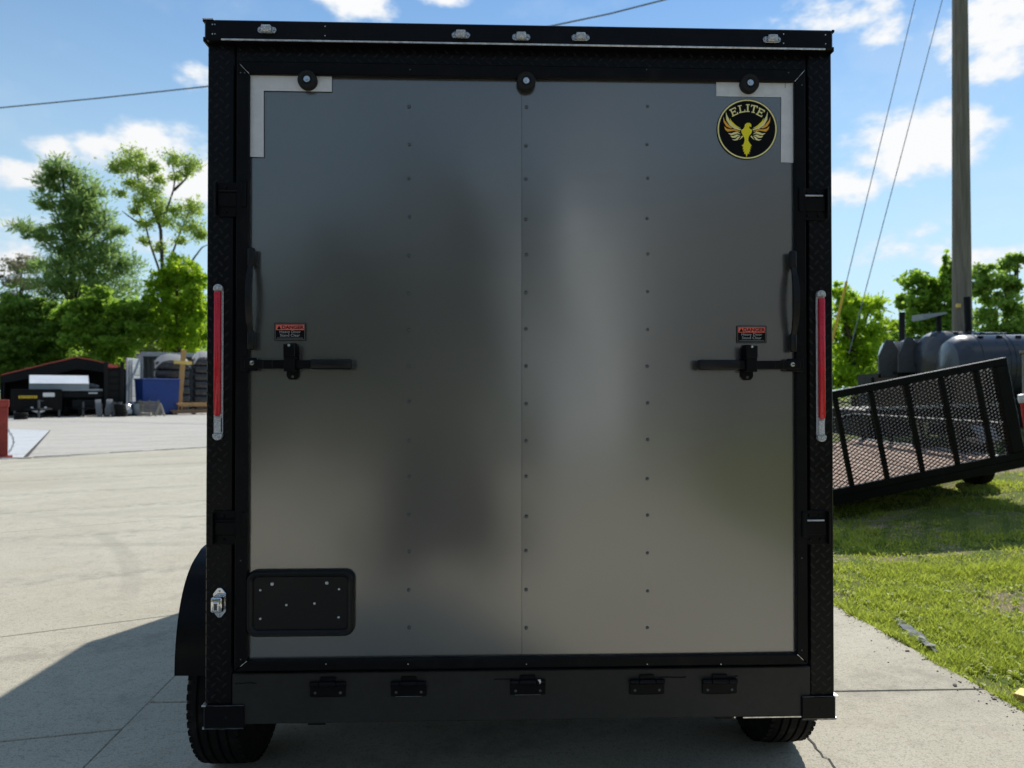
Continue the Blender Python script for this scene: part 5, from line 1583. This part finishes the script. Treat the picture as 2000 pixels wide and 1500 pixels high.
    s = MB(); pts = [(0.3 * math.cos(a) * (1 + .1 * math.sin(5 * a)), 0.3 * math.sin(a), 0.04 + 0.012 * a) for a in [k * 0.4 for k in range(42)]]; s.tube(pts, 0.035, 6); s.build('rope', M['beige'], g, True)

    for (px, n, lab, dY) in ((236, 4, 'stack of four worn black tyres beside the upright ramp', -3.2), (40, 2, 'pair of worn black tyres lying in front of the dump trailer', -3.4)):
        g, w, h = stand('tyre_stack', lab, 'tyre stack', px, 0, dY)
        for k in range(n):
            m = MB(); m.lathe([(0.17, 0.0), (0.30, -0.005), (0.335, 0.04), (0.335, 0.14), (0.30, 0.185), (0.17, 0.18)], 20, Matrix.Translation((random.uniform(-.05, .05), random.uniform(-.05, .05), 0.005 + k * 0.19)), 'z', closed=True)
            m.build('tyre', M['tire'], g, True, 0.8)
    for i, (px, mat, lab, dY) in enumerate(((262, 'blue_paint', 'small blue steel drum by the grey container door', -1.9), (228, 'grey_dark', 'dark steel drum in front of the upright ramp', -2.9))):
        g, w, h = stand('steel_drum', lab, 'drum', px, 0, dY)
        m = MB(); m.lathe([(0, 0), (0.28, 0), (0.295, 0.02), (0.285, 0.04), (0.285, 0.28), (0.30, 0.30), (0.285, 0.32), (0.285, 0.56), (0.30, 0.58), (0.285, 0.60), (0.285, 0.85), (0.295, 0.88), (0.27, 0.88), (0.26, 0.865), (0, 0.865)], 24, None, 'z'); m.build('shell', M[mat], g, True, 0.7)
        m = MB(); m.lathe([(0, 0.866), (0.03, 0.866), (0.03, 0.885), (0, 0.885)], 10, Matrix.Translation((0.14, 0.05, 0)), 'z'); m.build('bung', M['galvanised'], g)
    for (px, lab, dY, tn) in ((296, 'grey wooden pallet leaning low against the blue dumpster', -3.0, 0.3),):
        g, w, h = stand('pallet', lab, 'pallet', px, tn, dY)
        for k in range(6):
            m = MB(); m.box((-0.6, k * 0.17 * 0.35, 0.03 + k * 0.165 * 0.94), (0.6, k * 0.17 * 0.35 + 0.02, 0.14 + k * 0.165 * 0.94)); m.build('slat', M['pole_wood'], g)
        for x in (-0.55, 0.0, 0.55):
            m = MB(); m.tube([(x, 0.05, 0.0), (x, 0.05 + 0.38, 1.0)], 0.045, 4); m.build('bearer', M['pole_wood'], g)

    # red steel post with chain at the edge of the frame
    p = on_ground(2, 893)
    g = empty('red_post', p, (0, 0, 0.62)); tag(g, 'weathered red steel post at the left edge of the picture', 'post')
    s = MB(); s.box((-0.17, -0.13, 0), (0.13, 0.13, 1.16), 0.012); s.build('shaft', M['red_paint'], g)
    s = MB(); s.box((-0.19, -0.15, 1.162), (0.15, 0.15, 1.34), 0.015); s.build('cap', M['red_paint'], g)
    s = MB(); s.box((-0.26, -0.22, 0.0), (0.22, 0.22, 0.03), 0.004); s.build('base_plate', M['red_paint'], g)
    ch = MB(); me = None
    for k in range(12):
        lk = MB(); a = k / 11
        c0 = Vector((0.135 + 0.10 * math.sin(a * 3.0), -0.13, 0.62 - 0.5 * a))
        rot = Matrix.Rotation(R(90 * (k % 2)), 4, 'Z')
        pts = [c0 + rot @ Vector((0.016 * math.cos(t), 0, 0.032 * math.sin(t))) for t in [2 * math.pi * i / 10 for i in range(11)]]
        lk.tube(pts, 0.006, 5, False); lk.build('chain_link', M['black_matte'], g)


build_yard_left()

# ------------------------------------------------------------------ right side
def build_right():
    # utility trailer with a raised expanded-metal ramp gate, leaning with the bank
    Y0 = 8.5
    pr = at(2006, 893, Y0); pl_ = at(1640, 964, Y0)
    roll = math.atan2(pr.z - pl_.z, pr.x - pl_.x)
    W = 2.55
    u = (pr - pl_).normalized()
    org = pr - u * (W / 2)
    U = empty('utility_trailer', org, (0, -roll, R(2))); tag(U, 'black open utility trailer with upright mesh ramp gate and wooden deck, on the grass', 'trailer')
    x0, x1 = -W / 2, W / 2
    H = 1.22
    g = MB(); g.box((x0, -0.03, -0.008), (x1, 0.03, 0.075), 0.004); gate = g.build('ramp_gate', M['black_paint'], U); gate['label'] = 'upright mesh ramp gate at the rear'
    for nm, a, b in (('top_rail', (x0, -0.035, H - 0.09), (x1, 0.035, H)), ('end_post', (x0, -0.034, 0.077), (x0 + 0.07, 0.034, H - 0.092)), ('end_post', (x1 - 0.16, -0.034, 0.077), (x1, 0.034, H - 0.092))):
        m = MB(); m.box(a, b, 0.006); m.build(nm, M['black_paint'], gate)
    xs = [x1 - 0.39 - 0.438 * k for k in range(6)]
    for x in xs:
        if x < x0 + 0.12: continue
        m = MB(); m.box((x - 0.028, -0.03, 0.077), (x + 0.028, 0.012, H - 0.092), 0.005); m.build('upright', M['black_paint'], gate)
    # expanded metal: one sheet of diamond strands
    def expanded(xa, xb, za, zb, y, dx=0.080, dz=0.044, t=0.0030):
        V = []; Fs = []
        nx = round((xb - xa) / dx); nz = round((zb - za) / dz); dx = (xb - xa) / nx; dz = (zb - za) / nz
        def strand(p, q):
            d = (q - p).normalized(); n = Vector((-d.z, 0, d.x)) * t
            o = len(V); k = Vector((0, 0.0125, 0))
            V.extend([p - n - k, p + n - k, q + n - k, q - n - k, p - n + k, p + n + k, q + n + k, q - n + k])
            Fs.extend([(o, o + 1, o + 2, o + 3), (o + 7, o + 6, o + 5, o + 4), (o + 1, o + 5, o + 6, o + 2), (o, o + 3, o + 7, o + 4)])
        for j in range(nz):
            for i in range(nx):
                X = xa + i * dx; Z_ = za + j * dz
                a = Vector((X, y, Z_ + dz / 2)); b = Vector((X + dx / 2, y, Z_ + dz)); c = Vector((X + dx, y, Z_ + dz / 2)); e = Vector((X + dx / 2, y, Z_))
                strand(a, b); strand(b, c); strand(a, e); strand(e, c)
        mb = MB(); mb.add(V, Fs); return mb
    mo = expanded(x0 + 0.07, x1 - 0.16, 0.078, H - 0.10, 0.026); o = mo.build('mesh_sheet', M['black_matte'], gate)
    tag(o, kind='stuff')
    # deck, frame and rails
    DL = 3.7
    for i in range(13):
        w = (W - 0.24) / 13
        m = MB(); m.box((x0 + 0.12 + i * w + 0.006, 0.10, -0.052), (x0 + 0.12 + (i + 1) * w - 0.006, DL, -0.012 + random.uniform(-.002, .002)), 0.004); m.build('deck_board', M['deck_wood'], U)
    for nm, a, b in (('frame_beam', (x0, -0.028, -0.115), (x1, 0.095, -0.0085)), ('frame_beam', (x0, DL + 0.002, -0.115), (x1, DL + 0.06, -0.01)),
                     ('frame_beam', (x0, 0.097, -0.115), (x0 + 0.11, DL, -0.01)), ('frame_beam', (x1 - 0.11, 0.097, -0.115), (x1, DL, -0.01))):
        m = MB(); m.box(a, b, 0.006); m.build(nm, M['black_paint'], U)
    for x in (x0 + 0.03, x1 - 0.03):
        m = MB(); m.box((x - 0.03, 0.12, 0.36), (x + 0.03, DL, 0.42), 0.006); m.build('side_rail', M['black_paint'], U)
        for k in range(5):
            yy = 0.2 + k * (DL - 0.3) / 4
            m = MB(); m.box((x - 0.025, yy - 0.025, -0.008), (x + 0.025, yy + 0.025, 0.358), 0.004); m.build('stake', M['black_paint'], U)
    m = MB(); m.box((x0, DL + 0.01, 0.36), (x1, DL + 0.06, 0.42), 0.006); m.build('front_rail', M['black_paint'], U)
    for i in range(4):
        m = MB(); m.box((x0 + 0.1, 0.6 + i * 0.85, -0.17), (x1 - 0.1, 0.66 + i * 0.85, -0.117)); m.build('cross_member', M['black_matte'], U)
    for s in (-1, 1):
        xc = (x1 + 0.20) if s > 0 else -(x1 - 0.36)
        zw = -0.22 if s > 0 else -0.03
        for yy in (1.25,):
            m = MB(); m.lathe([(0.17, -0.1), (0.28, -0.105), (0.325, -0.08), (0.33, 0), (0.325, 0.08), (0.28, 0.105), (0.17, 0.1)], 30, Matrix.Translation((xc, yy, zw)), 'x'); to = m.build('tyre', M['tire'], U, True, 0.7)
            m = MB(); m.lathe([(0, s * 0.03), (0.07, s * 0.04), (0.165, s * 0.03), (0.18, s * 0.08), (0.17, -s * 0.08), (0, -s * 0.05)], 20, Matrix.Translation((xc, yy, zw)), 'x'); m.build('rim', M['galvanised'], to, True, 0.6)
        m = MB(); n = 10
        for k in range(n):
            a0, a1 = [math.pi * (0.08 + 0.84 * (k + q) / n) for q in (0, 1)]
            vs = []
            for a in (a0, a1):
                for rr_ in (0.40, 0.39):
                    for x in (xc - 0.13, xc + 0.13): vs.append((x, 1.6 - rr_ * 2.0 * math.copysign(abs(math.cos(a)) ** 0.7, math.cos(a)), -0.06 + rr_ * min(1.0, 1.5 * math.sin(a)) * 0.98))
            m.add(vs, [(0, 1, 5, 4), (2, 6, 7, 3), (0, 4, 6, 2), (1, 3, 7, 5)])
        m.build('fender', M['grey_paint'], U, True, 0.5)
    m = MB(); m.tube([(x0 + 0.3, DL, -0.08), (0, DL + 1.2, -0.1)], 0.05, 6).tube([(x1 - 0.3, DL, -0.08), (0, DL + 1.2, -0.1)], 0.05, 6); m.build('tongue', M['black_matte'], U)
    m = MB(); m.tube([(0, DL + 0.9, -0.35), (0, DL + 0.9, 0.35)], 0.035, 8); m.build('jack', M['red_gloss'], U)

    # red jack standing right of the gate
    p = at(1998, 860, 9.0); zg = bank(p.x)
    g = empty('red_jack', (p.x + 0.16, 9.0, zg), (0, R(-8), 0)); tag(g, 'red post with white top at the right edge beside the mesh gate', 'jack post')
    m = MB(); m.tube([(0, 0, 0), (0, 0, 1.52 - zg - 0.12)], 0.032, 10); m.build('shaft', M['red_gloss'], g)
    m = MB(); m.lathe([(0.0, 1.40 - zg), (0.045, 1.40 - zg), (0.05, 1.44 - zg), (0.045, 1.50 - zg), (0, 1.51 - zg)], 14, None, 'z'); m.build('cap', M['wrap_white'], g)

    # plywood-sided trailer beyond
    p0 = at(1700, 765, 13.4); zg = bank(p0.x + 1.2)
    g = empty('sided_trailer', (p0.x + 1.15, 13.4, zg), (0, R(-2), 0)); tag(g, 'black trailer with brown plywood sides parked beyond the mesh gate', 'trailer')
    z = lambda y: CAM_H + (765 - y) / F * 13.4 - zg
    for k in range(3):
        m = MB(); m.box((-1.05 + k * 0.72, 0, z(792)), (-1.05 + (k + 1) * 0.72 - 0.01, 0.03, z(735)), 0.004); m.build('plywood_panel', M['ply_wood'], g)
    m = MB(); m.box((-1.2, -0.03, z(797)), (1.5, 0.06, z(792) - 0.004), 0.006); m.build('bed_rail', M['grey_paint'], g)
    m = MB(); m.box((-1.2, -0.02, z(850)), (1.5, 2.2, z(797) - 0.004), 0.01); m.build('bed', M['black_matte'], g)
    for x in (-1.08, -0.35, 0.37, 1.1):
        m = MB(); m.box((x - 0.03, -0.045, z(797)), (x + 0.03, -0.002, z(733)), 0.004); m.build('stake', M['black_paint'], g)
    for x in (-0.9, 1.2):
        m = MB(); m.lathe([(0.17, -0.1), (0.30, -0.1), (0.33, -0.07), (0.33, 0.07), (0.30, 0.1), (0.17, 0.1)], 24, Matrix.Translation((x, 0.5, 0.33)), 'x'); m.build('tyre', M['tire'], g, True, 0.7)
    m = MB(); m.tube([(-0.9, 0.5, 0.36), (1.2, 0.5, 0.36)], 0.04, 8); m.build('axle', M['black_matte'], g)

    # tank smokers
    def smoker(label, px, py, Y, rad, length, yaw, mat, seams, tilt=0.0):
        c = at(px, py, Y); zg = bank(c.x + length / 2)
        g = empty('tank_smoker', (c.x, Y, zg), (0, 0, yaw)); tag(g, label, 'smoker', 'smokers parked on the bank')
        zc = c.z - zg
        prof = [(0, 0.0), (rad * .45, 0.03), (rad * .8, 0.12), (rad * .96, 0.26), (rad, 0.42), (rad, length - 0.4), (rad * .9, length - 0.15), (rad * .5, length - 0.02), (0, length)]
        m = MB(); m.lathe(prof, 40, Matrix.Translation((0, 0, zc)), 'x'); t = m.build('tank', M[mat], g, True, 0.5)
        for s in seams:
            m = MB(); m.lathe([(rad - 0.005, s - 0.018), (rad + 0.012, s - 0.014), (rad + 0.012, s + 0.014), (rad - 0.005, s + 0.018)], 40, Matrix.Translation((0, 0, zc)), 'x', closed=True); m.build('seam_band', M['tank_black'], t, True, 0.5)
        for k in range(6):
            x = 0.62 + k * 0.36
            if x > length - 0.3: break
            a = R(62)
            m = MB(); m.box((x - 0.055, -rad * math.cos(a) - 0.025, zc + rad * math.sin(a) - 0.01), (x + 0.055, -rad * math.cos(a) + 0.02, zc + rad * math.sin(a) + 0.035), 0.008); m.build('lid_hinge', M['black_matte'], t)
        m = MB(); m.box((0.3, -0.5, zc - rad - 0.10), (length - 0.2, 0.5, zc - rad + 0.03), 0.01); m.build('chassis', M['black_matte'], g)
        for x in (0.7, length - 0.6):
            for y in (-0.55, 0.55):
                m = MB(); m.lathe([(0.17, -0.1), (0.30, -0.1), (0.34, -0.07), (0.34, 0.07), (0.30, 0.1), (0.17, 0.1)], 24, Matrix.Translation((x, y, 0.34))); m.build('tyre', M['tire'], g, True, 0.7)
            m = MB(); m.box((x - 0.05, -0.45, 0.3), (x + 0.05, 0.45, zc - rad - 0.102)); m.build('axle_stand', M['black_matte'], g)
        return g, zc
    g, zc = smoker('large blue-black tank smoker nearest the mesh gate', 1838, 716, 15.0, 0.66, 3.2, R(-8), 'tank_black', (0.55, 1.05, 1.15, 1.75, 1.85))
    m = MB(); m.tube([(2.2, 0.2, zc + 0.6), (2.2, 0.2, zc + 0.98)], 0.10, 12); m.build('short_chimney', M['black_matte'], g)
    m = MB(); m.box((0.85, 0.25, zc + 0.62), (2.9, 0.5, zc + 0.72), 0.02); m.build('smoke_manifold', M['black_matte'], g)
    g, zc = smoker('second blue-black tank smoker half hidden behind the large one', 1803, 697, 16.4, 0.60, 2.6, R(12), 'tank_black', (0.6, 1.2))
    m = MB(); m.tube([(1.25, 0.0, zc + 0.5), (1.21, 0.0, zc + 1.42)], 0.075, 12); m.build('chimney', M['black_matte'], g)
    m = MB(); m.tube([(0.62, 0.2, zc + 0.5), (0.62, 0.2, zc + 0.98)], 0.06, 10); ck = m.build('chimney', M['black_matte'], g)
    m = MB(); m.prism([(0.05, zc + 0.86), (0.70, zc + 1.02), (0.70, zc + 1.06), (0.05, zc + 1.0)], 0.05, 0.4); m.build('chimney_hood', M['grey_paint'], g)
    # two hexagon-ended drum cookers
    for i, (px, py, Yc) in enumerate(((1738, 702, 17.2), (1777, 698, 16.8))):
        c = at(px, py, Yc); zg = bank(c.x)
        g = empty('drum_cooker', (c.x, Yc, zg), (0, 0, R(-4))); tag(g, ('left' if i == 0 else 'right') + ' hexagon-ended stainless drum cooker left of the tank smokers', 'cooker', 'drum cookers on the bank')
        zc = c.z - zg
        hw, hh = 0.27, 0.47
        hexa = [(-hw, zc - hh * .75), (-hw, zc + hh * .15), (-hw * .35, zc + hh), (hw * .2, zc + hh), (hw, zc + hh * .1), (hw, zc - hh * .75)]
        m = MB(); m.prism(hexa, -0.03, 0.03, 0.006); m.build('end_plate', M['grey_dark'], g)
        m = MB(); m.prism([(a * .80 + 0.30 if a > 0 else a * .2 + 0.14, zc + (b - zc) * .93) for a, b in hexa], 0.032, 0.7); m.build('drum', M['stainless'], g)
        m = MB(); m.lathe([(0, 0.05), (0.40, 0.05), (0.40, 0.9), (0, 0.9)], 24, Matrix.Translation((0.06, 0.5, zc + 0.05)), 'x'); m.build('lid', M['stainless'], g, True, 0.5)
        for x in (-0.2, 0.2):
            m = MB(); m.box((x - 0.03, 0.1, 0), (x + 0.03, 1.3, zc - hh * .72)); m.build('leg_frame', M['black_matte'], g)
        if i == 0:
            m = MB(); m.tube([(0.75, 1.0, zc), (0.75, 1.0, zc + 1.25)], 0.07, 10); m.build('flue', M['black_matte'], g)
    # beige box at the frame edge
    c = at(2020, 715, 11.8); zg = bank(c.x + .35)
    g = empty('beige_cabinet', (c.x + 0.24, 11.8, zg), (0, 0, R(-36))); tag(g, 'beige metal cabinet at the right edge beside the large smoker', 'cabinet')
    m = MB(); m.box((-0.36, 0, 0.55), (0.36, 0.6, c.z - zg + 0.22), 0.015); m.build('body', M['beige'], g)
    m = MB(); m.box((-0.40, -0.03, c.z - zg + 0.222), (0.40, 0.63, c.z - zg + 0.27), 0.01); m.build('top', M['beige'], g)
    for x in (-0.3, 0.3):
        m = MB(); m.box((x - 0.04, 0.05, 0), (x + 0.04, 0.55, 0.548)); m.build('leg', M['black_matte'], g)

    # utility pole, guy wires and the overhead cable
    Yp = 18.0
    pb = at(1880, 760, Yp); zg = bank(pb.x)
    g = empty('utility_pole', (pb.x, Yp, zg - 0.3)); tag(g, 'weathered wooden utility pole right of the trailer', 'pole')
    m = MB(); n = 14
    hz_ = 14.5
    m.tube([(0, 0, hz_ * k / n) for k in range(n + 1)], [0.240 - 0.085 * k / n for k in range(n + 1)], 20); m.build('pole_shaft', M['pole_wood'], g, True, 1.2)
    m = MB(); q = at(1861, 599, Yp) - Vector((pb.x, Yp, zg - 0.3)); m.box((q.x - 0.03, -0.26, q.z - 0.05), (q.x + 0.05, -0.15, q.z + 0.05), 0.01); m.build('pole_tag', M['yellow_paint'], g)
    for (a, b, lab, guard) in (((1585, 830), (1872, -345), 'guy wire with yellow plastic guard running down behind the trailer', True), ((1658, 690), (1876, -135), 'second guy wire reaching down behind the bright bush', False)):
        A = at(*a, 15.0); B = at(*b, Yp)
        A.z = max(A.z, bank(A.x))
        g = empty('guy_wire', A); tag(g, lab, 'guy wire')
        m = MB(); m.tube([(0, 0, 0), B - A], 0.009, 6); m.build('strand', M['wire'], g)
        if guard:
            d = (B - A); t0, t1 = 0.02, 0.205
            m = MB(); m.tube([d * t0, d * (t0 + t1) * .5, d * t1], 0.030, 8); m.build('guard', M['yellow_guard'], g)
    pts = [at(-500, 240, 108), at(-200, 228, 102), at(0, 210.5, 98), at(200, 191, 94), at(403, 169, 91), at(750, 114, 85), at(1080, 50, 79), at(1190, 27, 77), at(1300, -1, 75), at(1600, -80, 71), at(2100, -230, 64)]
    m = MB(); c0 = pts[0].copy(); m.tube([p - c0 for p in pts], 0.085, 6)
    o = m.build('overhead_cable', M['wire'], None, True, 1.5); o.location = c0
    tag(o, 'thick grey overhead cable crossing the sky behind the trailer', 'cable')

    # small things along the drive edge
    p = on_ground(1979, 1366)
    g = empty('yellow_board', (p.x, p.y, -0.005), (0, 0, R(-49.5))); tag(g, 'yellow painted board at the drive edge, lower right corner', 'board')
    m = MB(); m.box((0, 0, 0), (0.5, 0.115, 0.035), 0.004); m.build('plank', M['yellow_paint'], g)
    st = MB(); vs = []; fs = []
    A, B = on_ground(1733, 1204), on_ground(1812, 1270); n = 14
    for k in range(n + 1):
        q = A.lerp(B, k / n); wv = (0.012 + 0.026 * math.sin(math.pi * k / n)) * random.uniform(0.7, 1.2); off = random.uniform(-.008, .008)
        for s in (-1, 1): vs.append((q.x + 0.05 + off + s * wv, q.y, -0.018 + 0.012 * random.random()))
    for k in range(n): fs.append((2 * k, 2 * k + 1, 2 * k + 3, 2 * k + 2))
    st.add(vs, fs); o = st.build('edging_strip', M['fabric_grey']); tag(o, 'torn strip of grey ground fabric in the grass beside the drive', 'fabric strip')
    md = o.modifiers.new('t', 'SOLIDIFY'); md.thickness = 0.008
    def pebble(px, py, r, label, mat, z=0.0):
        q = on_ground(px, py)
        m = MB(); pr = [(0, -r * .3), (r * .8, -r * .2), (r, r * .15), (r * .6, r * .45), (0, r * .55)]
        m.lathe(pr, 9, Matrix.Rotation(random.random() * 6, 4, 'Z') @ Matrix.Diagonal((1.4, 0.8, 0.8, 1)), 'z')
        o = m.build('pebble', M[mat], None, True, 1.2); o.location = (q.x, q.y, z + r * .2); tag(o, label, 'pebble')
    pebble(1772, 1272, 0.012, 'dark pebble lying on the drive near the grass edge, farthest up', 'dry_leaf')
    pebble(1865, 1339, 0.013, 'dark pebble lying just above the drive joint', 'dry_leaf')
    pebble(1942, 1366, 0.009, 'dark pebble lying below the drive joint at right', 'dry_leaf')
    pebble(1800, 1250, 0.020, 'pale stone at the end of the grey fabric strip', 'stone', 0.01)
    pebble(1818, 1262, 0.022, 'larger pale stone in the grass edge below the fabric strip', 'stone', 0.0)


build_right()
